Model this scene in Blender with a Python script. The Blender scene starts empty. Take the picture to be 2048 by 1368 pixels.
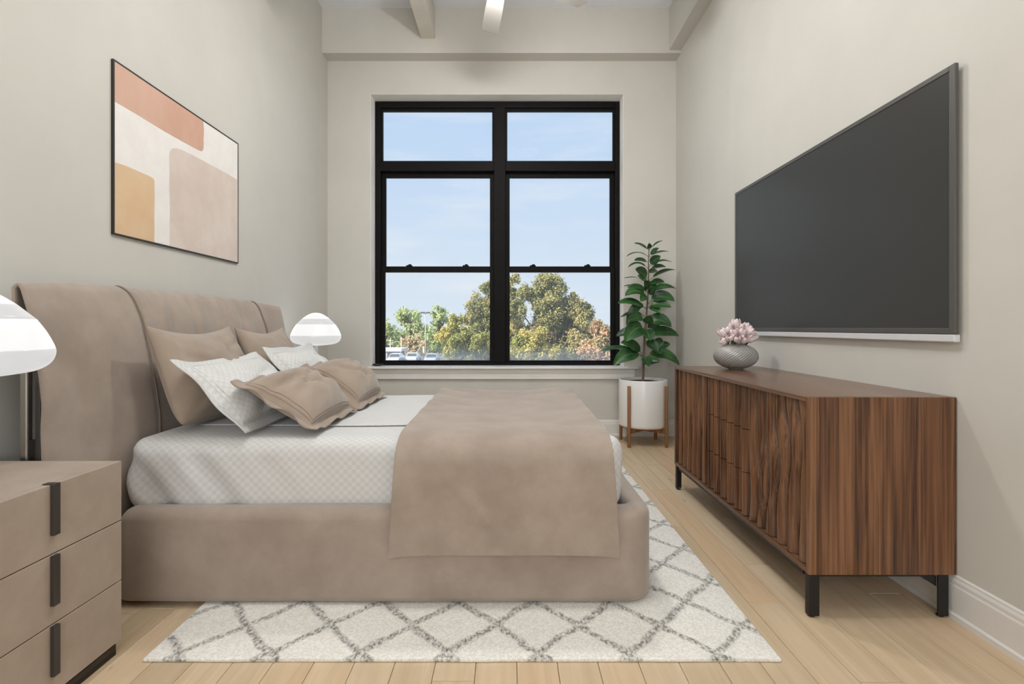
import bpy, bmesh, math, random
from mathutils import Vector, Matrix, noise as mnoise
from math import sin, cos, pi, radians, sqrt, exp

random.seed(7)
scene = bpy.context.scene
C = bpy.context.collection

# ------------------------------------------------------------------ camera
F = 1024.0            # focal length in pixels of the 2048 px wide frame
VX, VY = 1018.0, 655.0
H = 1.05
cam_d = bpy.data.cameras.new('camera')
cam_d.sensor_width = 36.0
cam_d.lens = F / 2048 * 36.0
cam_d.shift_x = (1024 - VX) / 2048
cam_d.shift_y = -(684 - VY) / 2048
cam_d.clip_start = 0.05
cam_d.clip_end = 2000
cam = bpy.data.objects.new('camera', cam_d)
cam.location = (0, 0, H)
cam.rotation_euler = (radians(90), 0, 0)
C.objects.link(cam)
scene.camera = cam

def at(px, py, Y):
    """the point that stands Y metres into the room on the line of sight of a pixel"""
    return Vector(((px - VX) * Y / F, Y, H - (py - VY) * Y / F))

def lin(r, g, b):
    def f(c):
        c /= 255.0
        return c / 12.92 if c <= 0.04045 else ((c + 0.055) / 1.055) ** 2.4
    return (f(r), f(g), f(b), 1.0)

# ------------------------------------------------------------------ view, world, lights
vs = scene.view_settings
vs.view_transform = 'Standard'
vs.look = 'None'
vs.gamma = 1.0
vs.use_curve_mapping = False
vs.exposure = 0.0

world = bpy.data.worlds.new('sky')
scene.world = world
world.use_nodes = True
nt = world.node_tree
nt.nodes.clear()
w_out = nt.nodes.new('ShaderNodeOutputWorld')
w_bg = nt.nodes.new('ShaderNodeBackground')
w_tc = nt.nodes.new('ShaderNodeTexCoord')
w_sep = nt.nodes.new('ShaderNodeSeparateXYZ')
w_rmp = nt.nodes.new('ShaderNodeValToRGB')
w_rmp.color_ramp.elements[0].position = 0.0
w_rmp.color_ramp.elements[0].color = lin(224, 235, 246)
w_rmp.color_ramp.elements[1].position = 0.45
w_rmp.color_ramp.elements[1].color = lin(188, 216, 248)
e = w_rmp.color_ramp.elements.new(0.12)
e.color = lin(214, 230, 247)
e = w_rmp.color_ramp.elements.new(0.24)
e.color = lin(203, 224, 248)
w_map = nt.nodes.new('ShaderNodeMapping')
w_map.inputs['Scale'].default_value = (2.0, 2.0, 11.0)
w_map.inputs['Rotation'].default_value = (0, radians(8), 0)
w_n = nt.nodes.new('ShaderNodeTexNoise')
w_n.inputs['Scale'].default_value = 1.6
w_n.inputs['Detail'].default_value = 7
w_n.inputs['Roughness'].default_value = 0.6
w_cr = nt.nodes.new('ShaderNodeValToRGB')
w_cr.color_ramp.elements[0].position = 0.48
w_cr.color_ramp.elements[0].color = (0, 0, 0, 1)
w_cr.color_ramp.elements[1].position = 0.80
w_cr.color_ramp.elements[1].color = (0.75, 0.75, 0.75, 1)
w_mix = nt.nodes.new('ShaderNodeMixRGB')
w_mix.inputs['Color2'].default_value = lin(238, 243, 249)
L = nt.links.new
L(w_tc.outputs['Generated'], w_sep.inputs[0])
L(w_sep.outputs['Z'], w_rmp.inputs[0])
L(w_tc.outputs['Generated'], w_map.inputs[0])
L(w_map.outputs[0], w_n.inputs['Vector'])
L(w_n.outputs['Fac'], w_cr.inputs[0])
L(w_cr.outputs['Color'], w_mix.inputs['Fac'])
L(w_rmp.outputs['Color'], w_mix.inputs['Color1'])
L(w_mix.outputs[0], w_bg.inputs['Color'])
w_bg.inputs['Strength'].default_value = 1.0
L(w_bg.outputs[0], w_out.inputs[0])

def light(name, kind, loc, rot, energy, color=(1, 1, 1), size=None, size_y=None, angle=None):
    d = bpy.data.lights.new(name, kind)
    d.energy = energy
    d.color = color
    if kind == 'AREA':
        d.shape = 'RECTANGLE'
        d.size = size
        d.size_y = size_y or size
    if angle is not None:
        d.angle = angle
    o = bpy.data.objects.new(name, d)
    o.location = loc
    o.rotation_euler = rot
    C.objects.link(o)
    return o

sun = light('sun', 'SUN', (-20, -10, 30), (0, 0, 0), 9.5, (1.0, 0.95, 0.86), angle=radians(2))
sun.rotation_euler = Vector((0.75, 0.42, -0.62)).to_track_quat('-Z', 'Y').to_euler()
# fill light added in a made-up window behind the camera
light('rear_fill_light', 'AREA', (-0.1, -2.72, 2.0), (radians(90), 0, 0), 88, (0.98, 0.99, 1.0), 2.3, 2.5)
# unseen ceiling lights added to brighten the room (their fixtures are built below)
CEIL_FILL_LIGHTS = [(-0.07, 0.25, 4.0), (-0.07, 1.85, 4.0)]
for i, p in enumerate(CEIL_FILL_LIGHTS):
    light('ceiling_fill_glow', 'AREA', (p[0], p[1], p[2] - 0.075), (0, 0, 0), (8, 36)[i], (0.97, 0.99, 1.0), 1.1, 0.5)

# ------------------------------------------------------------------ mesh helpers
ORG = {}

class MB:
    def __init__(self):
        self.v = []; self.f = []; self.uv = {}; self.smooth = []
    def vert(self, p):
        self.v.append(Vector(p)); return len(self.v) - 1
    def face(self, idx, smooth=False, uv=None):
        self.f.append(tuple(idx)); self.smooth.append(smooth)
        if uv: self.uv[len(self.f) - 1] = uv
    def box(self, x0, x1, y0, y1, z0, z1):
        b = len(self.v)
        for z in (z0, z1):
            for (x, y) in ((x0, y0), (x1, y0), (x1, y1), (x0, y1)):
                self.v.append(Vector((x, y, z)))
        for q in ((3, 2, 1, 0), (4, 5, 6, 7), (0, 1, 5, 4), (1, 2, 6, 5), (2, 3, 7, 6), (3, 0, 4, 7)):
            self.face([b + i for i in q])
        return self
    def cbox(self, x0, x1, y0, y1, z0, z1, c=0.003):
        """box with chamfered edges"""
        bm = bmesh.new()
        m = Matrix.Translation(((x0 + x1) / 2, (y0 + y1) / 2, (z0 + z1) / 2)) @ Matrix.Diagonal((x1 - x0, y1 - y0, z1 - z0, 1))
        bmesh.ops.create_cube(bm, size=1.0, matrix=m)
        bmesh.ops.bevel(bm, geom=list(bm.edges), offset=c, segments=2, profile=0.5, affect='EDGES')
        return self.add_bm(bm)
    def add_bm(self, bm, smooth=False):
        b = len(self.v)
        bm.verts.ensure_lookup_table()
        for i, v in enumerate(bm.verts):
            v.index = i
            self.v.append(v.co.copy())
        for f in bm.faces:
            self.face([b + v.index for v in f.verts], smooth)
        bm.free()
        return self
    def grid(self, nu, nv, fn, uvfn=None, smooth=True, close_u=False, flip=False):
        b = len(self.v)
        for j in range(nv + 1):
            for i in range(nu + (0 if close_u else 1)):
                self.v.append(Vector(fn(i / nu, j / nv)))
        w = nu if close_u else nu + 1
        for j in range(nv):
            for i in range(nu):
                i2 = (i + 1) % w if close_u else i + 1
                q = [b + j * w + i, b + j * w + i2, b + (j + 1) * w + i2, b + (j + 1) * w + i]
                uv = None
                if uvfn:
                    uv = [uvfn(i / nu, j / nv), uvfn((i + 1) / nu, j / nv), uvfn((i + 1) / nu, (j + 1) / nv), uvfn(i / nu, (j + 1) / nv)]
                if flip:
                    q.reverse()
                    if uv: uv.reverse()
                self.face(q, smooth, uv)
        return self
    def tube(self, pts, rad, n=10, caps=True, smooth=True):
        pts = [Vector(p) for p in pts]
        if not isinstance(rad, (list, tuple)): rad = [rad] * len(pts)
        b = len(self.v)
        prev = None
        for i, p in enumerate(pts):
            if i == 0: t = pts[1] - pts[0]
            elif i == len(pts) - 1: t = pts[-1] - pts[-2]
            else: t = pts[i + 1] - pts[i - 1]
            t.normalize()
            a = prev if prev else (Vector((1, 0, 0)) if abs(t.x) < 0.9 else Vector((0, 1, 0)))
            a = (a - t * a.dot(t)).normalized()
            prev = a
            c = t.cross(a)
            for k in range(n):
                th = 2 * pi * k / n
                self.v.append(p + (a * cos(th) + c * sin(th)) * rad[i])
        for i in range(len(pts) - 1):
            for k in range(n):
                k2 = (k + 1) % n
                self.face([b + i * n + k, b + i * n + k2, b + (i + 1) * n + k2, b + (i + 1) * n + k], smooth)
        if caps:
            self.face([b + k for k in reversed(range(n))])
            self.face([b + (len(pts) - 1) * n + k for k in range(n)])
        return self
    def lathe(self, prof, cx, cy, n=40, mod=None, smooth=True):
        b = len(self.v)
        for (r, z) in prof:
            for k in range(n):
                th = 2 * pi * k / n
                rr = r if mod is None else r * mod(th, z)
                self.v.append(Vector((cx + rr * cos(th), cy + rr * sin(th), z)))
        for i in range(len(prof) - 1):
            for k in range(n):
                k2 = (k + 1) % n
                self.face([b + i * n + k, b + i * n + k2, b + (i + 1) * n + k2, b + (i + 1) * n + k], smooth)
        if prof[0][0] > 1e-4: self.face([b + k for k in reversed(range(n))])
        if prof[-1][0] > 1e-4: self.face([b + (len(prof) - 1) * n + k for k in range(n)])
        return self
    def build(self, name, mat, parent=None, org=None, colors=None):
        me = bpy.data.meshes.new(name)
        if org is None:
            if parent is not None:
                org = ORG[parent]
            else:
                xs = [p.x for p in self.v]; ys = [p.y for p in self.v]; zs = [p.z for p in self.v]
                org = Vector(((min(xs) + max(xs)) / 2, (min(ys) + max(ys)) / 2, min(zs)))
        org = Vector(org)
        me.from_pydata([p - org for p in self.v], [], self.f)
        me.polygons.foreach_set('use_smooth', self.smooth)
        if self.uv:
            ul = me.uv_layers.new(name='UVMap')
            for pi_, p in enumerate(me.polygons):
                u = self.uv.get(pi_)
                if u:
                    for k, li in enumerate(p.loop_indices):
                        ul.data[li].uv = u[k]
        if colors:
            ca = me.color_attributes.new('tint', 'FLOAT_COLOR', 'CORNER')
            for p in me.polygons:
                c = colors[p.index]
                for li in p.loop_indices: ca.data[li].color = c
        me.materials.append(mat)
        o = bpy.data.objects.new(name, me)
        C.objects.link(o)
        ORG[o] = org
        if parent is not None:
            o.parent = parent
            o.location = org - ORG[parent]
        else:
            o.location = org
        return o

def thing(name, label, cat, loc, group=None, kind=None):
    o = bpy.data.objects.new(name, None)
    o.empty_display_size = 0.1
    o.location = loc
    C.objects.link(o)
    ORG[o] = Vector(loc)
    return tag(o, label, cat, group, kind)

def tag(o, label, cat, group=None, kind=None):
    o['label'] = label
    o['category'] = cat
    if group: o['group'] = group
    if kind: o['kind'] = kind
    return o

def struct(o, label, cat):
    return tag(o, label, cat, kind='structure')

def copy_tree(o, loc, label, parent=None):
    c = o.copy(); C.objects.link(c)
    if parent is None:
        c.location = loc; c['label'] = label
    else:
        c.parent = parent
    for ch in list(o.children): copy_tree(ch, None, None, c)
    return c

def bevel(o, w=0.004, seg=2):
    m = o.modifiers.new('bevel', 'BEVEL'); m.width = w; m.segments = seg; m.limit_method = 'ANGLE'
    return o

def samples(h, r, k, n):
    """positions -h..h, dense within r of both ends"""
    a = [-h + r * (1 - cos(pi / 2 * i / k)) for i in range(k)]
    inner = [-h + r + (2 * h - 2 * r) * i / n for i in range(n + 1)]
    return a + inner + [-x for x in reversed(a)]

def round_box(mb, c, h, r, k=5, n=(10, 10, 4), fn=None, uvscale=1.0):
    """box with rounded edges, UVs in metres, optional displacement fn(p, normal)"""
    c = Vector(c); h = Vector(h)
    S = [samples(h[i], r, k, n[i]) for i in range(3)]
    def rnd(p):
        q = Vector([max(-h[i] + r, min(h[i] - r, p[i])) for i in range(3)])
        d = p - q
        nn = d.normalized() if d.length > 1e-9 else Vector((0, 0, 1))
        w = q + nn * r if d.length > 1e-9 else p
        w = w + c
        return w + (nn * fn(w, nn) if fn else Vector((0, 0, 0)))
    for ax, sg in ((0, 1), (0, -1), (1, 1), (1, -1), (2, 1), (2, -1)):
        a, b = [i for i in range(3) if i != ax]
        A, B = S[a], S[b]
        base = len(mb.v)
        for y in B:
            for x in A:
                p = Vector((0, 0, 0)); p[ax] = sg * h[ax]; p[a] = x; p[b] = y
                mb.v.append(rnd(p))
        w = len(A)
        flip = (sg > 0) == (ax == 1)
        for j in range(len(B) - 1):
            for i in range(len(A) - 1):
                ij = [(i, j), (i + 1, j), (i + 1, j + 1), (i, j + 1)]
                uv = []
                for (ii, jj) in ij:
                    if ax == 2: uv.append((A[ii], B[jj]))
                    elif ax == 1: uv.append((A[ii], sg * (h[1] + h[2] - B[jj])))
                    else: uv.append((sg * (h[0] + h[2] - B[jj]), A[ii]))
                q = [base + jj * w + ii for (ii, jj) in ij]
                if flip: q.reverse(); uv.reverse()
                mb.face(q, True, [(u * uvscale, v * uvscale) for u, v in uv])
    return mb

def weld(o, d=0.0002):
    bm = bmesh.new(); bm.from_mesh(o.data)
    bmesh.ops.remove_doubles(bm, verts=bm.verts, dist=d)
    bm.to_mesh(o.data); bm.free()
    return o

# ------------------------------------------------------------------ materials
def new_mat(name):
    m = bpy.data.materials.new(name); m.use_nodes = True
    t = m.node_tree
    return m, t, t.nodes['Principled BSDF']

def nd(t, kind, **kw):
    n = t.nodes.new(kind)
    for k, v in kw.items():
        if k in n.inputs.keys(): n.inputs[k].default_value = v
        else: setattr(n, k, v)
    return n

def ramp(t, stops):
    r = t.nodes.new('ShaderNodeValToRGB')
    el = r.color_ramp.elements
    el[0].position, el[0].color = stops[0]
    el[1].position, el[1].color = stops[-1]
    for p, c in stops[1:-1]:
        e = el.new(p); e.color = c
    return r

def coords(t, scale=(1, 1, 1), src='Object', rnd=False, rot=(0, 0, 0)):
    tc = t.nodes.new('ShaderNodeTexCoord')
    mp = t.nodes.new('ShaderNodeMapping')
    mp.inputs['Scale'].default_value = scale
    mp.inputs['Rotation'].default_value = rot
    t.links.new(tc.outputs[src], mp.inputs['Vector'])
    if rnd:
        oi = t.nodes.new('ShaderNodeObjectInfo')
        mul = t.nodes.new('ShaderNodeVectorMath'); mul.operation = 'SCALE'
        mul.inputs[0].default_value = (37.0, 53.0, 71.0)
        t.links.new(oi.outputs['Random'], mul.inputs['Scale'])
        t.links.new(mul.outputs[0], mp.inputs['Location'])
    return mp

def soft(name, ca, cb, scale=4.0, stretch=(1, 1, 1), rough=0.6, detail=4, lo=0.35, hi=0.65, bump=0.0, bscale=200.0,
         bstretch=(1, 1, 1), sheen=0.0, spec=0.5, metallic=0.0, rnd=False, coat=0.0, bdist=0.002):
    m, t, p = new_mat(name)
    mp = coords(t, stretch, rnd=rnd)
    n = nd(t, 'ShaderNodeTexNoise', Scale=scale, Detail=detail, Roughness=0.6)
    t.links.new(mp.outputs[0], n.inputs['Vector'])
    r = ramp(t, [(lo, ca), (hi, cb)])
    t.links.new(n.outputs['Fac'], r.inputs[0])
    t.links.new(r.outputs[0], p.inputs['Base Color'])
    p.inputs['Roughness'].default_value = rough
    p.inputs['Specular IOR Level'].default_value = spec
    p.inputs['Metallic'].default_value = metallic
    p.inputs['Sheen Weight'].default_value = sheen
    p.inputs['Sheen Roughness'].default_value = 0.5
    p.inputs['Coat Weight'].default_value = coat
    if bump:
        mp2 = coords(t, bstretch)
        n2 = nd(t, 'ShaderNodeTexNoise', Scale=bscale, Detail=3)
        t.links.new(mp2.outputs[0], n2.inputs['Vector'])
        b = nd(t, 'ShaderNodeBump', Strength=bump, Distance=bdist)
        t.links.new(n2.outputs['Fac'], b.inputs['Height'])
        t.links.new(b.outputs[0], p.inputs['Normal'])
    return m

def wood(name, cols, grain, rough=0.35, big=1.0, rnd=False, spec=0.5):
    """grain: 0, 1 or 2, the axis along which the fibres run"""
    m, t, p = new_mat(name)
    s1 = [17.0 * big] * 3; s1[grain] = 0.6 * big
    s2 = [115.0] * 3; s2[grain] = 1.6
    mp = coords(t, tuple(s1), rnd=rnd)
    mp2 = coords(t, tuple(s2), rnd=rnd)
    n = nd(t, 'ShaderNodeTexNoise', Scale=1.3, Detail=5, Roughness=0.5, Distortion=0.8)
    n2 = nd(t, 'ShaderNodeTexNoise', Scale=1.0, Detail=4, Roughness=0.65)
    t.links.new(mp.outputs[0], n.inputs['Vector']); t.links.new(mp2.outputs[0], n2.inputs['Vector'])
    ms = nd(t, 'ShaderNodeMath', operation='MULTIPLY'); ms.inputs[1].default_value = 5.0
    t.links.new(n.outputs['Fac'], ms.inputs[0])
    pp = nd(t, 'ShaderNodeMath', operation='PINGPONG'); pp.inputs[1].default_value = 1.0
    t.links.new(ms.outputs[0], pp.inputs[0])
    mx = nd(t, 'ShaderNodeMath', operation='MULTIPLY_ADD'); mx.inputs[1].default_value = 0.95
    t.links.new(n2.outputs['Fac'], mx.inputs[0])
    sc = nd(t, 'ShaderNodeMath', operation='MULTIPLY'); sc.inputs[1].default_value = 0.30
    t.links.new(pp.outputs[0], sc.inputs[0]); t.links.new(sc.outputs[0], mx.inputs[2])
    r = ramp(t, [(0.36 + 0.48 * i / (len(cols) - 1), c) for i, c in enumerate(cols)])
    t.links.new(mx.outputs[0], r.inputs[0])
    t.links.new(r.outputs[0], p.inputs['Base Color'])
    p.inputs['Roughness'].default_value = rough
    p.inputs['Specular IOR Level'].default_value = spec
    b = nd(t, 'ShaderNodeBump', Strength=0.12, Distance=0.001)
    t.links.new(n2.outputs['Fac'], b.inputs['Height']); t.links.new(b.outputs[0], p.inputs['Normal'])
    return m

def plain(name, col, rough=0.5, metallic=0.0, spec=0.5, coat=0.0):
    m, t, p = new_mat(name)
    n = nd(t, 'ShaderNodeTexNoise', Scale=30.0, Detail=2)
    mp = coords(t); t.links.new(mp.outputs[0], n.inputs['Vector'])
    mr = nd(t, 'ShaderNodeMapRange'); mr.inputs['To Min'].default_value = max(0.02, rough - 0.04); mr.inputs['To Max'].default_value = rough + 0.04
    t.links.new(n.outputs['Fac'], mr.inputs['Value']); t.links.new(mr.outputs[0], p.inputs['Roughness'])
    p.inputs['Base Color'].default_value = col
    p.inputs['Metallic'].default_value = metallic
    p.inputs['Specular IOR Level'].default_value = spec
    p.inputs['Coat Weight'].default_value = coat
    return m

def emit(name, col, strength):
    m, t, p = new_mat(name)
    p.inputs['Base Color'].default_value = (0.06, 0.06, 0.06, 1)
    p.inputs['Roughness'].default_value = 0.25
    n = nd(t, 'ShaderNodeTexNoise', Scale=2.0)
    r = ramp(t, [(0.0, col), (1.0, col)])
    t.links.new(n.outputs['Fac'], r.inputs[0]); t.links.new(r.outputs[0], p.inputs['Emission Color'])
    p.inputs['Emission Strength'].default_value = strength
    return m

WALL = soft('wall_paint', lin(197, 194, 186), lin(202, 199, 191), scale=1.5, rough=0.75, bump=0.05, bscale=90, spec=0.25)
CEIL = soft('ceiling_paint', lin(226, 228, 234), lin(232, 234, 239), scale=2, rough=0.8)
TRIM = soft('trim_paint', lin(218, 215, 209), lin(224, 221, 216), scale=3, rough=0.45)
REVEAL = soft('reveal_paint', lin(232, 229, 224), lin(238, 235, 231), scale=3, rough=0.6)
BLACKF = soft('black_window_paint', lin(8, 7, 7), lin(18, 15, 14), scale=25, rough=0.6, bump=0.2, bscale=60, spec=0.15)
TAUPE = soft('taupe_velvet', lin(147, 132, 119), lin(162, 147, 134), scale=5, detail=6, rough=0.85, bump=0.25, bscale=500, sheen=0.35, spec=0.2)
THROW = soft('taupe_chenille', lin(148, 133, 120), lin(161, 146, 133), scale=7, detail=6, rough=0.9, bump=0.3, bscale=420, sheen=0.3, spec=0.15)
PILLOW = soft('taupe_linen', lin(146, 130, 115), lin(158, 142, 127), scale=6, detail=5, rough=0.85, bump=0.25, bscale=480, sheen=0.3, spec=0.2)
LEATHER = soft('taupe_leather', lin(159, 144, 130), lin(170, 155, 142), scale=6, detail=5, rough=0.6, bump=0.2, bscale=350, spec=0.35)
SEAM = plain('seam_thread', lin(128, 112, 99), 0.8)
BRONZE = plain('dark_bronze', lin(62, 58, 53), 0.42, 0.3)
PLINTH = plain('black_gloss', lin(16, 15, 15), 0.2)
CHROME = plain('dark_chrome', lin(170, 166, 160), 0.3, 1.0)
DARKCLOTH = soft('dark_backing_cloth', lin(72, 70, 68), lin(100, 97, 94), scale=60, rough=0.9)
WALNUT_Z = wood('walnut_upright', [lin(50, 31, 19), lin(88, 57, 37), lin(112, 76, 50), lin(131, 92, 63)], 2, 0.36)
WALNUT_S = wood('walnut_slats', [lin(52, 33, 21), lin(88, 58, 39), lin(112, 77, 52), lin(130, 92, 64)], 2, 0.27)
WALNUT_Y = wood('walnut_top', [lin(74, 50, 36), lin(98, 69, 50), lin(114, 82, 60), lin(128, 95, 71)], 1, 0.25)
BLACKM = plain('black_metal', lin(27, 26, 26), 0.4, 0.2)
TEAK = wood('stand_wood', [lin(112, 72, 40), lin(139, 93, 55), lin(156, 108, 66)], 2, 0.45)
CERAMIC = plain('white_ceramic', lin(226, 224, 221), 0.35, coat=0.2)
SOIL = soft('soil', lin(45, 34, 28), lin(78, 60, 48), scale=60, rough=1.0, bump=1.0, bscale=60, bdist=0.01)
BARK = soft('bark', lin(92, 76, 64), lin(122, 102, 86), scale=30, stretch=(1, 1, 0.3), rough=0.9, bump=0.5, bscale=80)
TVB = plain('tv_bezel', lin(82, 80, 75), 0.45, 0.1)
SCREEN = plain('tv_screen', lin(60, 59, 55), 0.32, spec=0.22)
TVW = plain('tv_white_bar', lin(206, 205, 206), 0.4)
FANW = plain('fan_white', lin(184, 181, 174), 0.5)
BEAM = soft('beam_paint', lin(204, 198, 187), lin(212, 206, 196), scale=5, rough=0.6)
PAINTF = plain('picture_frame_black', lin(38, 34, 31), 0.4)
CANVAS = soft('canvas_white', lin(226, 221, 216), lin(231, 227, 222), scale=9, rough=0.8, bump=0.1, bscale=500)
RUST = soft('paint_rust', lin(199, 158, 138), lin(206, 170, 151), scale=5, stretch=(1, 1, 0.4), rough=0.8)
OCHRE = soft('paint_ochre', lin(208, 174, 136), lin(214, 186, 152), scale=5, rough=0.8)
BLUSH = soft('paint_blush', lin(205, 189, 177), lin(215, 202, 192), scale=4, rough=0.8)
VASE = plain('grey_ribbed_glass', lin(158, 155, 151), 0.2, spec=0.5, coat=0.2)
PETAL = soft('pale_pink_petal', lin(222, 197, 198), lin(238, 222, 221), scale=25, rough=0.7, sheen=0.2)
STEM = plain('flower_stem', lin(62, 84, 44), 0.6)
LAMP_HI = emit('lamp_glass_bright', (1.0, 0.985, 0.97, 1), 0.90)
LAMP_LO = emit('lamp_reflection_tone', (0.97, 0.965, 0.955, 1), 0.66)  # duller glow that paints reflections on the lamp dome
LAMP_STEM = plain('lamp_stem_white', lin(225, 222, 216), 0.3)
BOWL = emit('fan_fill_glass', (1.0, 0.985, 0.96, 1), 300.0)  # strong glow for the bowl added under the fan
FIXT = emit('ceiling_fill_diffuser', (1.0, 0.98, 0.96, 1), 2.0)  # glow for the added ceiling fixtures

def checker_cloth(name, ca, cb, size):
    m, t, p = new_mat(name)
    tc = t.nodes.new('ShaderNodeTexCoord')
    mp = t.nodes.new('ShaderNodeMapping'); mp.inputs['Scale'].default_value = (1 / size, 1 / size, 1 / size)
    mp.inputs['Location'].default_value = (0.0, 0.0, 0.5)
    t.links.new(tc.outputs['UV'], mp.inputs['Vector'])
    ck = nd(t, 'ShaderNodeTexChecker', Scale=1.0, Color1=ca, Color2=cb)
    t.links.new(mp.outputs[0], ck.inputs['Vector'])
    n = nd(t, 'ShaderNodeTexNoise', Scale=14.0, Detail=4)
    oc = coords(t); t.links.new(oc.outputs[0], n.inputs['Vector'])
    mix = nd(t, 'ShaderNodeMixRGB', blend_type='MULTIPLY'); mix.inputs['Fac'].default_value = 0.25
    r = ramp(t, [(0.3, (0.82, 0.82, 0.82, 1)), (0.7, (1, 1, 1, 1))])
    t.links.new(n.outputs['Fac'], r.inputs[0])
    t.links.new(ck.outputs['Color'], mix.inputs['Color1']); t.links.new(r.outputs[0], mix.inputs['Color2'])
    t.links.new(mix.outputs[0], p.inputs['Base Color'])
    p.inputs['Roughness'].default_value = 0.8; p.inputs['Sheen Weight'].default_value = 0.2
    p.inputs['Specular IOR Level'].default_value = 0.2
    b = nd(t, 'ShaderNodeBump', Strength=0.25, Distance=0.002)
    t.links.new(ck.outputs['Fac'], b.inputs['Height']); t.links.new(b.outputs[0], p.inputs['Normal'])
    return m
SHEET = checker_cloth('checked_sheet', lin(208, 207, 205), lin(199, 198, 195), 0.0165)
SHAM = checker_cloth('checked_sham', lin(206, 206, 203), lin(198, 197, 194), 0.015)

def plank_mat():
    m, t, p = new_mat('oak_plank')
    mp = coords(t, (14, 0.9, 14), rnd=True)
    n = nd(t, 'ShaderNodeTexNoise', Scale=1.5, Detail=6, Roughness=0.6, Distortion=1.0)
    t.links.new(mp.outputs[0], n.inputs['Vector'])
    r = ramp(t, [(0.25, lin(186, 163, 134)), (0.5, lin(198, 177, 148)), (0.75, lin(208, 189, 162))])
    t.links.new(n.outputs['Fac'], r.inputs[0])
    oi = t.nodes.new('ShaderNodeObjectInfo')
    r2 = ramp(t, [(0.0, (0.86, 0.84, 0.79, 1)), (0.35, (1, 0.99, 0.97, 1)), (0.7, (1.06, 1.04, 1.02, 1)), (1.0, (1.02, 0.94, 0.87, 1))])
    t.links.new(oi.outputs['Random'], r2.inputs[0])
    mul = nd(t, 'ShaderNodeMixRGB', blend_type='MULTIPLY'); mul.inputs['Fac'].default_value = 1.0
    t.links.new(r.outputs[0], mul.inputs['Color1']); t.links.new(r2.outputs[0], mul.inputs['Color2'])
    mp3 = coords(t, (30, 5, 30), rnd=True)
    n3 = nd(t, 'ShaderNodeTexNoise', Scale=1.0, Detail=2)
    t.links.new(mp3.outputs[0], n3.inputs['Vector'])
    r3 = ramp(t, [(0.74, (1, 1, 1, 1)), (0.80, (0.30, 0.22, 0.15, 1))])
    t.links.new(n3.outputs['Fac'], r3.inputs[0])
    mul2 = nd(t, 'ShaderNodeMixRGB', blend_type='MULTIPLY'); mul2.inputs['Fac'].default_value = 1.0
    t.links.new(mul.outputs[0], mul2.inputs['Color1']); t.links.new(r3.outputs[0], mul2.inputs['Color2'])
    t.links.new(mul2.outputs[0], p.inputs['Base Color'])
    p.inputs['Roughness'].default_value = 0.42
    p.inputs['Specular IOR Level'].default_value = 0.35
    return m
PLANK = plank_mat()
SUBFLOOR = plain('subfloor', lin(96, 78, 58), 0.9)

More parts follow.
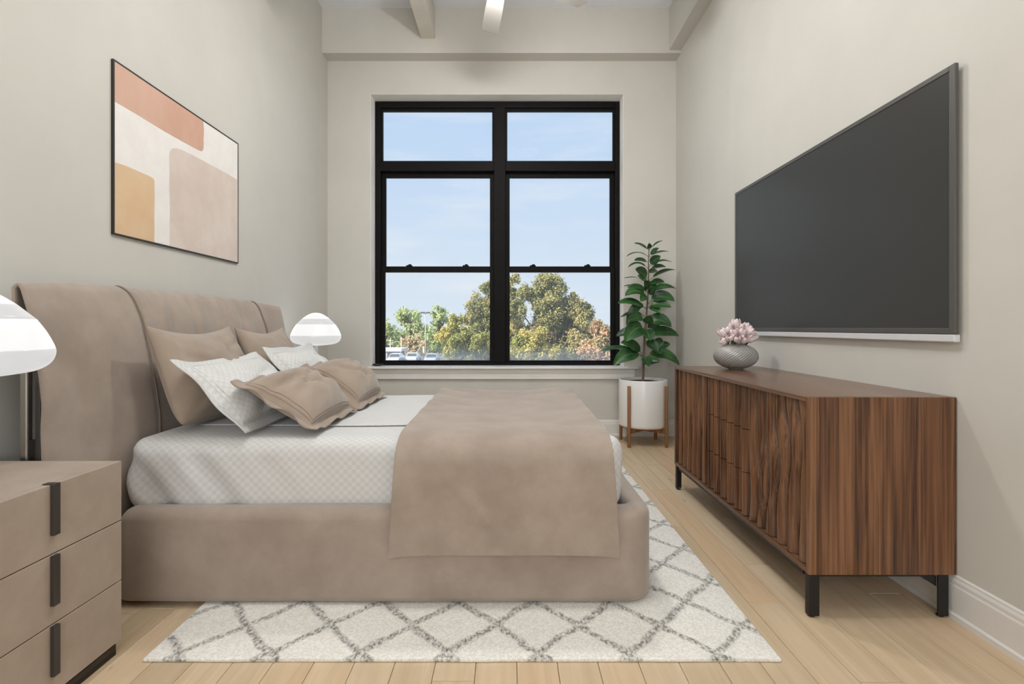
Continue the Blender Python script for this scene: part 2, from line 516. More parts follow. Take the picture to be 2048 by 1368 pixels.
def rug_mat(ox, oy):
    m, t, p = new_mat('diamond_rug')
    tc = t.nodes.new('ShaderNodeTexCoord')
    n = nd(t, 'ShaderNodeTexNoise', Scale=9.0, Detail=3)
    t.links.new(tc.outputs['Object'], n.inputs['Vector'])
    off = nd(t, 'ShaderNodeVectorMath', operation='MULTIPLY_ADD')
    off.inputs[1].default_value = (0.05, 0.05, 0); 
    t.links.new(n.outputs['Color'], off.inputs[0]); t.links.new(tc.outputs['Object'], off.inputs[2])
    sp = t.nodes.new('ShaderNodeSeparateXYZ'); t.links.new(off.outputs[0], sp.inputs[0])
    def lina(src, sub, div):
        a = nd(t, 'ShaderNodeMath', operation='SUBTRACT'); a.inputs[1].default_value = sub
        t.links.new(src, a.inputs[0])
        d = nd(t, 'ShaderNodeMath', operation='DIVIDE'); d.inputs[1].default_value = div
        t.links.new(a.outputs[0], d.inputs[0]); return d
    u = lina(sp.outputs['X'], 0.095 - ox + 0.025, 0.287)
    v = lina(sp.outputs['Y'], 1.63 - oy + 0.025, 0.31)
    fac = None
    for op in ('ADD', 'SUBTRACT'):
        s = nd(t, 'ShaderNodeMath', operation=op)
        t.links.new(u.outputs[0], s.inputs[0]); t.links.new(v.outputs[0], s.inputs[1])
        ppn = nd(t, 'ShaderNodeMath', operation='PINGPONG'); ppn.inputs[1].default_value = 0.5
        t.links.new(s.outputs[0], ppn.inputs[0])
        mr = nd(t, 'ShaderNodeMapRange', interpolation_type='SMOOTHSTEP')
        mr.inputs['From Min'].default_value = 0.03; mr.inputs['From Max'].default_value = 0.10
        mr.inputs['To Min'].default_value = 1.0; mr.inputs['To Max'].default_value = 0.0
        t.links.new(ppn.outputs[0], mr.inputs['Value'])
        if fac is None: fac = mr
        else:
            mxx = nd(t, 'ShaderNodeMath', operation='MAXIMUM')
            t.links.new(fac.outputs[0], mxx.inputs[0]); t.links.new(mr.outputs[0], mxx.inputs[1]); fac = mxx
    n2 = nd(t, 'ShaderNodeTexNoise', Scale=85.0, Detail=3, Roughness=0.7)
    mp = coords(t, (1.0, 0.6, 1.0)); t.links.new(mp.outputs[0], n2.inputs['Vector'])
    r2 = ramp(t, [(0.40, (0.12, 0.12, 0.12, 1)), (0.62, (1, 1, 1, 1))])
    t.links.new(n2.outputs['Fac'], r2.inputs[0])
    fm = nd(t, 'ShaderNodeMath', operation='MULTIPLY')
    t.links.new(fac.outputs[0], fm.inputs[0]); t.links.new(r2.outputs[0], fm.inputs[1])
    n3 = nd(t, 'ShaderNodeTexNoise', Scale=130.0, Detail=2)
    t.links.new(tc.outputs['Object'], n3.inputs['Vector'])
    r3 = ramp(t, [(0.35, lin(214, 210, 201)), (0.65, lin(234, 231, 224))])
    t.links.new(n3.outputs['Fac'], r3.inputs[0])
    mix = nd(t, 'ShaderNodeMixRGB'); mix.inputs['Color2'].default_value = lin(118, 116, 109)
    t.links.new(fm.outputs[0], mix.inputs['Fac']); t.links.new(r3.outputs[0], mix.inputs['Color1'])
    t.links.new(mix.outputs[0], p.inputs['Base Color'])
    p.inputs['Roughness'].default_value = 0.95; p.inputs['Specular IOR Level'].default_value = 0.1
    p.inputs['Sheen Weight'].default_value = 0.2
    b = nd(t, 'ShaderNodeBump', Strength=0.6, Distance=0.004)
    t.links.new(n3.outputs['Fac'], b.inputs['Height']); t.links.new(b.outputs[0], p.inputs['Normal'])
    return m

def glass_mat():
    m = bpy.data.materials.new('grimy_glare_glass'); m.use_nodes = True
    t = m.node_tree; t.nodes.clear()
    out = t.nodes.new('ShaderNodeOutputMaterial')
    tr = nd(t, 'ShaderNodeBsdfTransparent', Color=(0.995, 0.998, 1.0, 1))
    gl = nd(t, 'ShaderNodeBsdfGlossy', Roughness=0.02, Color=(1, 1, 1, 1))
    fr = nd(t, 'ShaderNodeFresnel', IOR=1.05)
    m1 = t.nodes.new('ShaderNodeMixShader')
    t.links.new(fr.outputs[0], m1.inputs[0]); t.links.new(tr.outputs[0], m1.inputs[1]); t.links.new(gl.outputs[0], m1.inputs[2])
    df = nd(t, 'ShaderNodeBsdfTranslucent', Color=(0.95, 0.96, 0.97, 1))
    tc = t.nodes.new('ShaderNodeTexCoord')
    sp = t.nodes.new('ShaderNodeSeparateXYZ'); t.links.new(tc.outputs['Object'], sp.inputs[0])
    n = nd(t, 'ShaderNodeTexNoise', Scale=7.0, Detail=6, Roughness=0.7)
    t.links.new(tc.outputs['Object'], n.inputs['Vector'])
    # grime that has collected along the bottom edge of the pane (object origin is the window base)
    mr = nd(t, 'ShaderNodeMapRange', interpolation_type='SMOOTHSTEP'); mr.inputs['From Min'].default_value = 0.03; mr.inputs['From Max'].default_value = 0.22
    mr.inputs['To Min'].default_value = 0.5; mr.inputs['To Max'].default_value = 0.0
    t.links.new(sp.outputs['Z'], mr.inputs['Value'])
    mu = nd(t, 'ShaderNodeMath', operation='MULTIPLY'); t.links.new(mr.outputs[0], mu.inputs[0]); t.links.new(n.outputs['Fac'], mu.inputs[1])
    ad = nd(t, 'ShaderNodeMath', operation='ADD'); ad.inputs[1].default_value = 0.05; t.links.new(mu.outputs[0], ad.inputs[0])  # constant veil paints glare haze over the whole pane
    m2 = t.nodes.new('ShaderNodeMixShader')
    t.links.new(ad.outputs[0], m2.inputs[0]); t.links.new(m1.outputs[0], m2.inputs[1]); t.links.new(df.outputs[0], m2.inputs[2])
    t.links.new(m2.outputs[0], out.inputs[0])
    return m
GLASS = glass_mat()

def leaf_mat():
    m, t, p = new_mat('rubber_leaf')
    tc = t.nodes.new('ShaderNodeTexCoord')
    sp = t.nodes.new('ShaderNodeSeparateXYZ'); t.links.new(tc.outputs['UV'], sp.inputs[0])
    ab = nd(t, 'ShaderNodeMath', operation='SUBTRACT'); ab.inputs[1].default_value = 0.5; t.links.new(sp.outputs['X'], ab.inputs[0])
    ab2 = nd(t, 'ShaderNodeMath', operation='ABSOLUTE'); t.links.new(ab.outputs[0], ab2.inputs[0])
    r = ramp(t, [(0.0, (1, 1, 1, 1)), (0.035, (0, 0, 0, 1))]); t.links.new(ab2.outputs[0], r.inputs[0])
    mp = coords(t, (1, 1, 1)); n = nd(t, 'ShaderNodeTexNoise', Scale=9.0, Detail=3); t.links.new(mp.outputs[0], n.inputs['Vector'])
    r2 = ramp(t, [(0.35, lin(18, 50, 24)), (0.68, lin(50, 96, 42))]); t.links.new(n.outputs['Fac'], r2.inputs[0])
    mix = nd(t, 'ShaderNodeMixRGB'); mix.inputs['Color2'].default_value = lin(112, 146, 88)
    mf = nd(t, 'ShaderNodeMath', operation='MULTIPLY'); mf.inputs[1].default_value = 0.6
    t.links.new(r.outputs[0], mf.inputs[0]); t.links.new(mf.outputs[0], mix.inputs['Fac'])
    t.links.new(r2.outputs[0], mix.inputs['Color1']); t.links.new(mix.outputs[0], p.inputs['Base Color'])
    p.inputs['Roughness'].default_value = 0.38
    return m
LEAF = leaf_mat()

def tint_mat(name, rough=0.8):
    m, t, p = new_mat(name)
    a = nd(t, 'ShaderNodeAttribute', attribute_name='tint')
    t.links.new(a.outputs['Color'], p.inputs['Base Color'])
    p.inputs['Roughness'].default_value = rough
    p.inputs['Specular IOR Level'].default_value = 0.2
    t_ = nd(t, 'ShaderNodeBsdfTranslucent')
    t.links.new(a.outputs['Color'], t_.inputs['Color'])
    mx = t.nodes.new('ShaderNodeMixShader'); mx.inputs[0].default_value = 0.35
    t.links.new(p.outputs[0], mx.inputs[1]); t.links.new(t_.outputs[0], mx.inputs[2])
    t.links.new(mx.outputs[0], t.nodes['Material Output'].inputs[0])
    return m
FOLIAGE = tint_mat('autumn_foliage')

# ------------------------------------------------------------------ room shell
XL, XR, YB, YR, ZC = -1.756, 1.616, 4.955, -2.6, 4.05
WX0, WX1, WZ0, WZ1 = -1.340, 1.108, 0.655, 3.31       # opening in the window wall
T = 0.32
fl = MB().box(XL, XR, YR, YB, -0.14, -0.017).build('floor', SUBFLOOR, org=(0, 1, 0))
struct(fl, 'pale oak plank floor of the bedroom', 'floor')
PW = 0.127
rng = random.Random(11)
k = 0
x = XL + 0.002
while x < XR - 0.01:
    x1 = min(x + PW, XR - 0.002)
    y = YR + 0.002 - rng.uniform(0, 1.0)
    while y < YB:
        ln = rng.choice((0.75, 1.05, 1.35, 1.65))
        a, b = max(y, YR + 0.002), min(y + ln, YB - 0.002)
        if b - a > 0.05:
            g = 0.0008
            mb = MB()
            c = 0.0012
            P = [(x + g, a + g), (x1 - g, a + g), (x1 - g, b - g), (x + g, b - g)]
            Q = [(x + g + c, a + g + c), (x1 - g - c, a + g + c), (x1 - g - c, b - g - c), (x + g + c, b - g - c)]
            lo = [mb.vert((px, py, -0.017)) for px, py in P]
            mi = [mb.vert((px, py, -0.001)) for px, py in P]
            hi = [mb.vert((px, py, 0.0)) for px, py in Q]
            for i in range(4):
                j = (i + 1) % 4
                mb.face([lo[i], lo[j], mi[j], mi[i]]); mb.face([mi[i], mi[j], hi[j], hi[i]])
            mb.face(hi)
            mb.build('plank', PLANK, fl, org=((x + x1) / 2, (a + b) / 2, 0))
        y += ln
    x += PW

struct(MB().box(XL - T, XL, YR - T, YB + T, -0.14, ZC + 0.2).build('wall_left', WALL), 'plain beige wall with the abstract picture, behind the headboard', 'wall')
struct(MB().box(XR, XR + T, YR - T, YB + T, -0.14, ZC + 0.2).build('wall_right', WALL), 'plain beige wall with the television', 'wall')
mb = MB()
mb.box(XL, WX0, YB, YB + T, -0.14, ZC); mb.box(WX1, XR, YB, YB + T, -0.14, ZC)
mb.box(WX0, WX1, YB, YB + T, -0.14, WZ0); mb.box(WX0, WX1, YB, YB + T, WZ1, ZC)
struct(mb.build('wall_back', WALL), 'beige wall around the large black window', 'wall')
mb = MB()
RX0, RX1, RZ0, RZ1 = -1.25, 1.05, 0.65, 3.3
mb.box(XL, RX0, YR - T, YR, -0.14, ZC); mb.box(RX1, XR, YR - T, YR, -0.14, ZC)
mb.box(RX0, RX1, YR - T, YR, -0.14, RZ0); mb.box(RX0, RX1, YR - T, YR, RZ1, ZC)
struct(mb.build('wall_rear', WALL), 'beige wall behind the viewer with an opening added for fill light', 'wall')
struct(MB().box(XL, XR, YR - T, YB + T, ZC, ZC + 0.2).build('ceiling', CEIL), 'white ceiling of the loft bedroom', 'ceiling')
# dropped beams
struct(MB().box(XL, XR, 4.81, YB, 3.629, ZC).build('trim_1', WALL), 'beige boxed beam running above the window', 'beam')
struct(MB().box(1.503, XR, YR, 4.81, 3.655, ZC).build('trim_2', WALL), 'beige boxed beam along the top of the television wall', 'beam')
for n_, x0 in enumerate((-0.827,)):
    struct(MB().cbox(x0, x0 + 0.132, YR, 4.81, 3.765, ZC, 0.004).build('trim_3', BEAM), 'slim white painted ceiling joist running towards the window', 'beam')

def baseboard(name, label, axis, wall, a, b, sgn):
    """profiled skirting board: tall face, stepped cap, shoe moulding"""
    prof = [(0, 0), (0.020, 0), (0.020, 0.018), (0.013, 0.024), (0.013, 0.118), (0.010, 0.124), (0.010, 0.136), (0.006, 0.146), (0.006, 0.152), (0, 0.158)]
    mb = MB()
    for e_ in (a, b):
        for (d, z) in prof:
            mb.vert((wall + sgn * d, e_, z) if axis == 1 else (e_, wall + sgn * d, z))
    n = len(prof)
    for i in range(n):
        j = (i + 1) % n
        mb.face([i, j, n + j, n + i])
    mb.face(list(range(n))); mb.face([n + i for i in reversed(range(n))])
    o = mb.build(name, TRIM)
    bm = bmesh.new(); bm.from_mesh(o.data); bmesh.ops.recalc_face_normals(bm, faces=bm.faces); bm.to_mesh(o.data); bm.free()
    return struct(o, label, 'baseboard')
baseboard('baseboard_right', 'white skirting board under the television wall', 1, XR, YR, YB - 0.022, -1)
baseboard('baseboard_left', 'white skirting board behind the headboard', 1, XL, YR, YB - 0.022, 1)
baseboard('baseboard_back', 'white skirting board under the window', 0, YB, XL, XR, -1)

# sill and apron of the window
sl = thing('trim_4', 'white window sill with moulded apron', 'window sill', (-0.116, 4.9, 0.55), kind='structure')
bevel(MB().box(WX0 - 0.085, WX1 + 0.135, 4.895, YB, 0.652, 0.672).build('sill_nose', TRIM, sl), 0.006, 3)
MB().box(WX0, WX1, YB, 5.125, 0.655, 0.672).build('sill_board', TRIM, sl)
mb = MB()
mb.box(WX0 - 0.06, WX1 + 0.105, 4.930, YB, 0.612, 0.652); mb.box(WX0 - 0.06, WX1 + 0.105, 4.938, YB, 0.572, 0.612); mb.box(WX0 - 0.06, WX1 + 0.105, 4.930, YB, 0.552, 0.572)
bevel(mb.build('apron', TRIM, sl), 0.004, 2)

rv = thing('trim_5', 'white painted reveal lining the window opening', 'window reveal', (-0.116, 5.03, 0.672), kind='structure')
for (a, b, c, d) in ((WX0, WX0 + 0.003, 0.672, WZ1), (WX1 - 0.003, WX1, 0.672, WZ1), (WX0 + 0.003, WX1 - 0.003, WZ1 - 0.003, WZ1)):
    MB().box(a, b, YB + 0.001, 5.109, c, d).build('reveal_board', REVEAL, rv)

# ------------------------------------------------------------------ window
YW = 5.14
def wp(px, py): return at(px, py, YW)
win = thing('window_1', 'large black framed double sash window with six panes', 'window', (-0.116, YW, 0.672), kind='structure')
def bar(name, x0, x1, z0, z1, y0, y1, parent=win, m=BLACKF):
    return bevel(MB().box(x0, x1, y0, y1, z0, z1).build(name, m, parent), 0.004, 2)
fx0, fx1 = WX0 + 0.004, WX1 - 0.004
ft = WZ1 - 0.004
xm0, xm1 = wp(988, 0).x, wp(1011, 0).x
zb = 0.672
y0, y1 = 5.11, 5.21
bar('jamb', fx0, fx0 + 0.052, zb, ft, y0, y1); bar('jamb', fx1 - 0.044, fx1, zb, ft, y0, y1)
bar('head', fx0 + 0.052, fx1 - 0.044, ft - 0.062, ft, y0, y1)
bar('bottom_rail', fx0 + 0.052, fx1 - 0.044, zb, zb + 0.03, y0, y1)
bar('mullion', xm0, xm1, zb + 0.03, ft - 0.062, y0 - 0.012, y1)
zt0, zt1 = wp(0, 344).z, wp(0, 326).z
cols = [(fx0 + 0.052, xm0), (xm1, fx1 - 0.044)]
for (a, b) in cols:
    bar('transom', a, b, zt0, zt1, y0 - 0.006, y1)
    # fixed upper light with a thin glazing bead
    zt = ft - 0.062
    s = MB(); w_ = 0.018
    s.box(a, a + w_, 5.13, 5.17, zt1, zt); s.box(b - w_, b, 5.13, 5.17, zt1, zt); s.box(a + w_, b - w_, 5.13, 5.17, zt - 0.024, zt); s.box(a + w_, b - w_, 5.13, 5.17, zt1, zt1 + w_)
    s.build('glazing_bead', BLACKF, win)
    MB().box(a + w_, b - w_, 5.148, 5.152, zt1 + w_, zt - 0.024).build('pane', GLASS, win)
    # double hung sashes: the upper one sits further out, the lower one further in
    zm0, zm1 = wp(0, 545).z, wp(0, 533).z
    w_ = 0.042
    for nm, za, zb_, ya in (('upper_sash', zm0 + 0.004, zt0, 5.165), ('lower_sash', zb + 0.03, zm1, 5.128)):
        s = MB()
        top = 0.05 if nm == 'upper_sash' else 0.056
        botm = 0.05 if nm == 'upper_sash' else 0.018
        s.box(a, a + w_, ya, ya + 0.034, za, zb_); s.box(b - w_, b, ya, ya + 0.034, za, zb_)
        s.box(a + w_, b - w_, ya, ya + 0.034, zb_ - top, zb_); s.box(a + w_, b - w_, ya, ya + 0.034, za, za + botm)
        so = bevel(s.build(nm, BLACKF, win), 0.003, 2)
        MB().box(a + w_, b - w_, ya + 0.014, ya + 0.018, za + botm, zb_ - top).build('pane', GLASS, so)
    for fr_ in (0.25, 0.75):
        xk = a + (b - a) * fr_
        lk = MB(); lk.box(xk - 0.03, xk + 0.03, 5.125, 5.155, zm1, zm1 + 0.012); lk.box(xk - 0.008, xk + 0.02, 5.128, 5.148, zm1 + 0.012, zm1 + 0.022)
        bevel(lk.build('sash_lock', BLACKF, win), 0.003, 2)
# a scrap of black rubber left in the corner of the sill
mb = MB()
mb.grid(16, 8, lambda u, v: (WX0 + 0.052 + 0.05 * cos(2 * pi * u) * sin(pi * v), 5.03 + 0.03 * sin(2 * pi * u) * sin(pi * v) + 0.02 * cos(2 * pi * u) * sin(pi * v), 0.6868 - 0.0145 * cos(pi * v)), close_u=True, flip=False)
tag(mb.build('rubber_wedge', PLINTH), 'small black rubber wedge in the left corner of the window sill', 'wedge')

# made-up window behind the viewer, added around the rear fill light
wr = thing('fill_window', 'made-up black framed window added behind the viewer for fill light', 'window', (-0.1, YR - 0.2, RZ0), kind='structure')
fm = MB()
for (a, b, c, d) in ((RX0, RX0 + 0.06, RZ0, RZ1), (RX1 - 0.06, RX1, RZ0, RZ1), (RX0, RX1, RZ0, RZ0 + 0.05), (RX0, RX1, RZ1 - 0.06, RZ1), (-0.13, -0.07, RZ0, RZ1), (RX0, RX1, 2.0, 2.06)):
    fm.box(a, b, YR - 0.24, YR - 0.18, c, d)
fm.build('window_frame', BLACKF, wr)
for (a, b) in ((RX0 + 0.06, -0.13), (-0.07, RX1 - 0.06)):
    for (c, d) in ((RZ0 + 0.05, 2.0), (2.06, RZ1 - 0.06)):
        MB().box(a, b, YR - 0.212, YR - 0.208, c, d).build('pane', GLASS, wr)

# ------------------------------------------------------------------ added ceiling fill lights (out of view, above and behind)
for i, p in enumerate(CEIL_FILL_LIGHTS):
    t_ = thing('ceiling_fill_light', ('flat white fill light added on the ceiling above the viewer', 'flat white fill light added on the ceiling above the bed')[i], 'ceiling light', (p[0], p[1], p[2] - 0.06), 'added ceiling fill lights')
    mb = MB()
    mb.box(p[0] - 0.6, p[0] + 0.6, p[1] - 0.3, p[1] + 0.3, p[2] - 0.02, ZC)
    for (a, b, c, d) in ((-0.6, 0.6, -0.3, -0.28), (-0.6, 0.6, 0.28, 0.3), (-0.6, -0.58, -0.28, 0.28), (0.58, 0.6, -0.28, 0.28)):
        mb.box(p[0] + a, p[0] + b, p[1] + c, p[1] + d, p[2] - 0.06, p[2] - 0.02)
    mb.build('housing', FANW, t_)
    MB().box(p[0] - 0.57, p[0] + 0.57, p[1] - 0.27, p[1] + 0.27, p[2] - 0.045, p[2] - 0.03).build('diffuser', FIXT, t_)

# ------------------------------------------------------------------ ceiling fan
fx, fy, fz = -0.05, 3.24, 3.3
fan = thing('ceiling_fan', 'white five-bladed ceiling fan hanging in front of the window', 'ceiling fan', (fx, fy, fz - 0.1))
MB().tube([(fx, fy, fz + 0.08), (fx, fy, 4.0)], 0.014, 12).build('downrod', FANW, fan)
MB().lathe([(0.02, 3.96), (0.05, 3.97), (0.07, 4.0), (0.075, 4.05)], fx, fy, 28).build('canopy', FANW, fan)
MB().lathe([(0.06, fz - 0.045), (0.10, fz - 0.035), (0.11, fz), (0.105, fz + 0.05), (0.06, fz + 0.09), (0.02, fz + 0.10)], fx, fy, 32).build('motor', FANW, fan)
MB().lathe([(0.0005, fz - 0.128), (0.03, fz - 0.126), (0.058, fz - 0.115), (0.078, fz - 0.095), (0.086, fz - 0.07), (0.084, fz - 0.046)], fx, fy, 32).build('added_light_bowl', BOWL, fan)  # bowl added below the motor to brighten the far end of the room
for k in range(5):
    a = radians(98.3 - 68.5 * k) if k < 2 else radians(98.3 - 68.5 - 74.3 * (k - 1))
    d = Vector((cos(a), sin(a), 0)); s = Vector((-sin(a), cos(a), 0))
    tl = radians(11)
    wv = s * cos(tl) + Vector((0, 0, 1)) * sin(tl); nv = d.cross(wv)
    mb = MB()
    prof = [(0.16, 0.045), (0.22, 0.055), (0.4, 0.062), (0.56, 0.064), (0.645, 0.062), (0.655, 0.052)]
    for th in (-0.004, 0.004):
        for (r, w_) in prof:
            for sg in (-1, 1):
                mb.vert(Vector((fx, fy, fz)) + d * r + wv * (w_ * sg) + nv * th)
    n = len(prof)
    for i in range(n - 1):
        mb.face([2 * i, 2 * i + 1, 2 * i + 3, 2 * i + 2]); b = 2 * n
        mb.face([b + 2 * i + 2, b + 2 * i + 3, b + 2 * i + 1, b + 2 * i])
        mb.face([2 * i, 2 * i + 2, b + 2 * i + 2, b + 2 * i]); mb.face([2 * i + 3, 2 * i + 1, b + 2 * i + 1, b + 2 * i + 3])
    mb.face([0, b, b + 1, 1]); mb.face([2 * n - 2, 2 * n - 1, b + 2 * n - 1, b + 2 * n - 2])
    bl = mb.build('blade', FANW, fan)
    br = MB(); br.tube([Vector((fx, fy, fz)) + d * 0.09, Vector((fx, fy, fz)) + d * 0.2 + nv * 0.0], 0.012, 8)
    br.build('bracket', FANW, bl)

# ------------------------------------------------------------------ rug
RG = (-1.148, 0.853, 1.605, 4.15)
ro = ((RG[0] + RG[1]) / 2, (RG[2] + RG[3]) / 2, 0)
mb = MB()
round_box(mb, (ro[0], ro[1], 0.0062), ((RG[1] - RG[0]) / 2, (RG[3] - RG[2]) / 2, 0.006), 0.004, 3, (30, 40, 1),
          fn=lambda p, n: 0.0012 * mnoise.noise(p * 9) if n.z > 0.5 else (0.004 * mnoise.noise(p * 5) if abs(n.z) < 0.5 else 0))
rug = weld(mb.build('area_rug', rug_mat(ro[0], ro[1]), org=ro))
tag(rug, 'cream shaggy rug with a grey diamond lattice under the bed', 'rug')

# ------------------------------------------------------------------ bed
BY0, BY1, BXF = 1.915, 3.43, 0.553
bed = thing('upholstered_bed', 'taupe upholstered bed with a draped headboard and low padded frame', 'bed', (-0.5, 2.67, 0.013))
# padded frame: rounded section swept round three sides
TH = 0.095
def rail_mesh():
    zb_, zt_ = 0.014, 0.366
    hw = TH / 2
    sec = []
    def arc(cx, cz, r, a0, a1, n=5):
        for i in range(n + 1):
            a = radians(a0 + (a1 - a0) * i / n)
            sec.append((cx + r * cos(a), cz + r * sin(a)))
    arc(hw - 0.030, zb_ + 0.030, 0.030, -90, 0); arc(hw - 0.042, zt_ - 0.042, 0.042, 0, 90)
    arc(-hw + 0.030, zt_ - 0.030, 0.030, 90, 180); arc(-hw + 0.015, zb_ + 0.015, 0.015, 180, 270)
    path = []
    R = 0.07
    xs = -1.474
    yc0, yc1, xc = BY0 + hw, BY1 - hw, BXF - hw
    n = 26
    xl = [0, 0.002, 0.006, 0.012, 0.02, 0.032, 0.05] + [0.05 + (xc - R - xs - 0.05) * i / n for i in range(1, n + 1)]
    for d_ in xl:
        path.append((Vector((xs + d_, yc0, 0)), Vector((0, -1, 0))))
    for i in range(1, 9):
        a = radians(-90 + 90 * i / 8)
        path.append((Vector((xc - R + R * cos(a), yc0 + R + R * sin(a), 0)), Vector((cos(a), sin(a), 0))))
    for i in range(1, 15):
        path.append((Vector((xc, yc0 + R + (yc1 - yc0 - 2 * R) * i / 14, 0)), Vector((1, 0, 0))))
    for i in range(1, 9):
        a = radians(90 * i / 8)
        path.append((Vector((xc - R + R * cos(a), yc1 - R + R * sin(a), 0)), Vector((cos(a), sin(a), 0))))
    for d_ in reversed(xl[:-1]):
        path.append((Vector((xs + d_, yc1, 0)), Vector((0, 1, 0))))
    mb = MB()
    ns = len(sec)
    for (p, nrm) in path:
        for (o_, z) in sec:
            e_ = max(0.0, 0.05 - (p.x - xs))
            dr = 0.05 - sqrt(max(0.0, 0.05 ** 2 - e_ ** 2))
            q = p + nrm * (o_ - (dr * 0.5 if o_ > 0 else 0)) + Vector((0, 0, z - (dr if z > 0.2 else 0)))
            q += nrm * (0.003 * mnoise.noise(q * 3.1) if o_ > 0 else 0)
            mb.vert(q)
    for i in range(len(path) - 1):
        for j in range(ns):
            j2 = (j + 1) % ns
            mb.face([i * ns + j, (i + 1) * ns + j, (i + 1) * ns + j2, i * ns + j2], True)
    mb.face([j for j in range(ns)]); mb.face([(len(path) - 1) * ns + j for j in reversed(range(ns))])
    return mb
rail_mesh().build('padded_frame', TAUPE, bed)
MB().box(-1.48, BXF - TH - 0.005, BY0 + TH + 0.003, BY1 - TH - 0.003, 0.16, 0.325).build('mattress_base', DARKCLOTH, bed)
for (px, py) in ((-1.4, BY0 + 0.15), (-1.4, BY1 - 0.15), (0.4, BY0 + 0.15), (0.4, BY1 - 0.15)):
    MB().box(px - 0.03, px + 0.03, py - 0.03, py + 0.03, 0.0135, 0.16).build('foot', BLACKM, bed)

# headboard: a cloth that hangs over the top of a metal frame
HY0, HY1 = 1.675, 3.56
HS = [2.227, 3.326]       # seams
prof_c = [(-1.52, 0.05), (-1.52, 0.40), (-1.521, 0.58), (-1.529, 0.709), (-1.548, 0.839), (-1.568, 0.972), (-1.596, 1.089), (-1.640, 1.183), (-1.672, 1.218), (-1.703, 1.230), (-1.722, 1.222), (-1.730, 1.19), (-1.728, 1.10), (-1.722, 1.02)]
prof_e = [(-1.52, 0.05), (-1.52, 0.40), (-1.52, 0.58), (-1.521, 0.70), (-1.523, 0.82), (-1.532, 0.91), (-1.556, 1.04), (-1.580, 1.145), (-1.590, 1.178), (-1.604, 1.195), (-1.620, 1.188), (-1.628, 1.165), (-1.622, 1.09), (-1.608, 1.02)]
def interp(prof, s):
    n = len(prof) - 1
    f = max(0, min(n - 1e-6, s * n)); i = int(f); t_ = f - i
    p0 = prof[max(0, i - 1)]; p1 = prof[i]; p2 = prof[i + 1]; p3 = prof[min(n, i + 2)]
    def cr(a, b, c, d): return 0.5 * ((2 * b) + (-a + c) * t_ + (2 * a - 5 * b + 4 * c - d) * t_ ** 2 + (-a + 3 * b - 3 * c + d) * t_ ** 3)
    return cr(p0[0], p1[0], p2[0], p3[0]), cr(p0[1], p1[1], p2[1], p3[1])
def head_pt(y, s, off=0.0):
    e_ = min(1.0, min(y - HY0, HY1 - y) / 0.48)
    w_ = sin(max(0, e_) * pi / 2)
    a = interp(prof_c, s); b = interp(prof_e, s)
    X = b[0] + (a[0] - b[0]) * w_; Z = b[1] + (a[1] - b[1]) * w_
    # gathers below the roll of the middle panel
    mid = exp(-((s - 0.48) / 0.16) ** 2)
    g = 0.0
    if HS[0] < y < HS[1]:
        g = (0.006 * sin(y * 41 + 2.0 * sin(s * 9)) + 0.004 * sin(y * 67 + 3.0 * sin(s * 7))) * mid * min(1, (y - HS[0]) / 0.1, (HS[1] - y) / 0.1)
    puff = 0.0
    for sy in HS: puff -= 0.006 * exp(-((y - sy) / 0.018) ** 2)
    g += 0.005 * mnoise.noise(Vector((y * 3, s * 7, 2.0))) + 0.003 * mnoise.noise(Vector((y * 9, s * 16, 5.0)))
    return Vector((X + g + puff + off, y, Z))
ys = sorted(set([HY0 + (HY1 - HY0) * i / 90 for i in range(91)] + [s + d for s in HS for d in (-0.03, -0.015, -0.007, 0, 0.007, 0.015, 0.03)]))
mb = MB()
NS = 64
for y in ys:
    for j in range(NS + 1): mb.vert(head_pt(y, j / NS))
for i in range(len(ys) - 1):
    for j in range(NS):
        mb.face([i * (NS + 1) + j, (i + 1) * (NS + 1) + j, (i + 1) * (NS + 1) + j + 1, i * (NS + 1) + j + 1], True)
hb = mb.build('headboard', TAUPE, bed)
sm = hb.modifiers.new('thickness', 'SOLIDIFY'); sm.thickness = 0.009; sm.offset = -1
for sy in HS:
    MB().tube([head_pt(sy, 0.12 + 0.72 * j / 60, 0.008) for j in range(61)], 0.0035, 6).build('seam_piping', SEAM, hb)
mb = MB()
sec_ = [(-1.548, 0.02), (-1.548, 0.60), (-1.645, 1.10), (-1.675, 1.10), (-1.600, 0.60), (-1.600, 0.02)]
for yy in (HY0 + 0.2, HY1 - 0.2):
    for (x_, z_) in sec_: mb.vert((x_, yy, z_))
for i in range(6): mb.face([i, (i + 1) % 6, 6 + (i + 1) % 6, 6 + i])
mb.face([5, 4, 3, 2, 1, 0]); mb.face([6, 7, 8, 9, 10, 11])
mb.build('headboard_core', DARKCLOTH, bed)
for (ya, yb) in ((HY0 + 0.03, HY0 + 0.199), (HY1 - 0.199, HY1 - 0.03)):
    MB().cbox(-1.578, -1.546, ya, yb, 0.02, 0.88, 0.003).build('headboard_lining', DARKCLOTH, bed)
for yy in (HY0 + 0.012, HY1 - 0.012):
    sg = 1 if yy < 2.5 else -1
    mb = MB(); mb.cbox(-1.606, -1.578, yy - 0.01, yy + 0.012, 0.0, 1.0, 0.006); mb.build('metal_post', CHROME, bed)
    mb = MB(); mb.cbox(-1.556, -1.538, yy - 0.008, yy + 0.012, 0.0, 0.86, 0.004); mb.build('metal_post', BRONZE, bed)
    mb = MB(); mb.cbox(-1.578, -1.552, yy - 0.006, yy + 0.010, 0.45, 0.68, 0.003); mb.build('metal_bracket', BLACKM, bed)

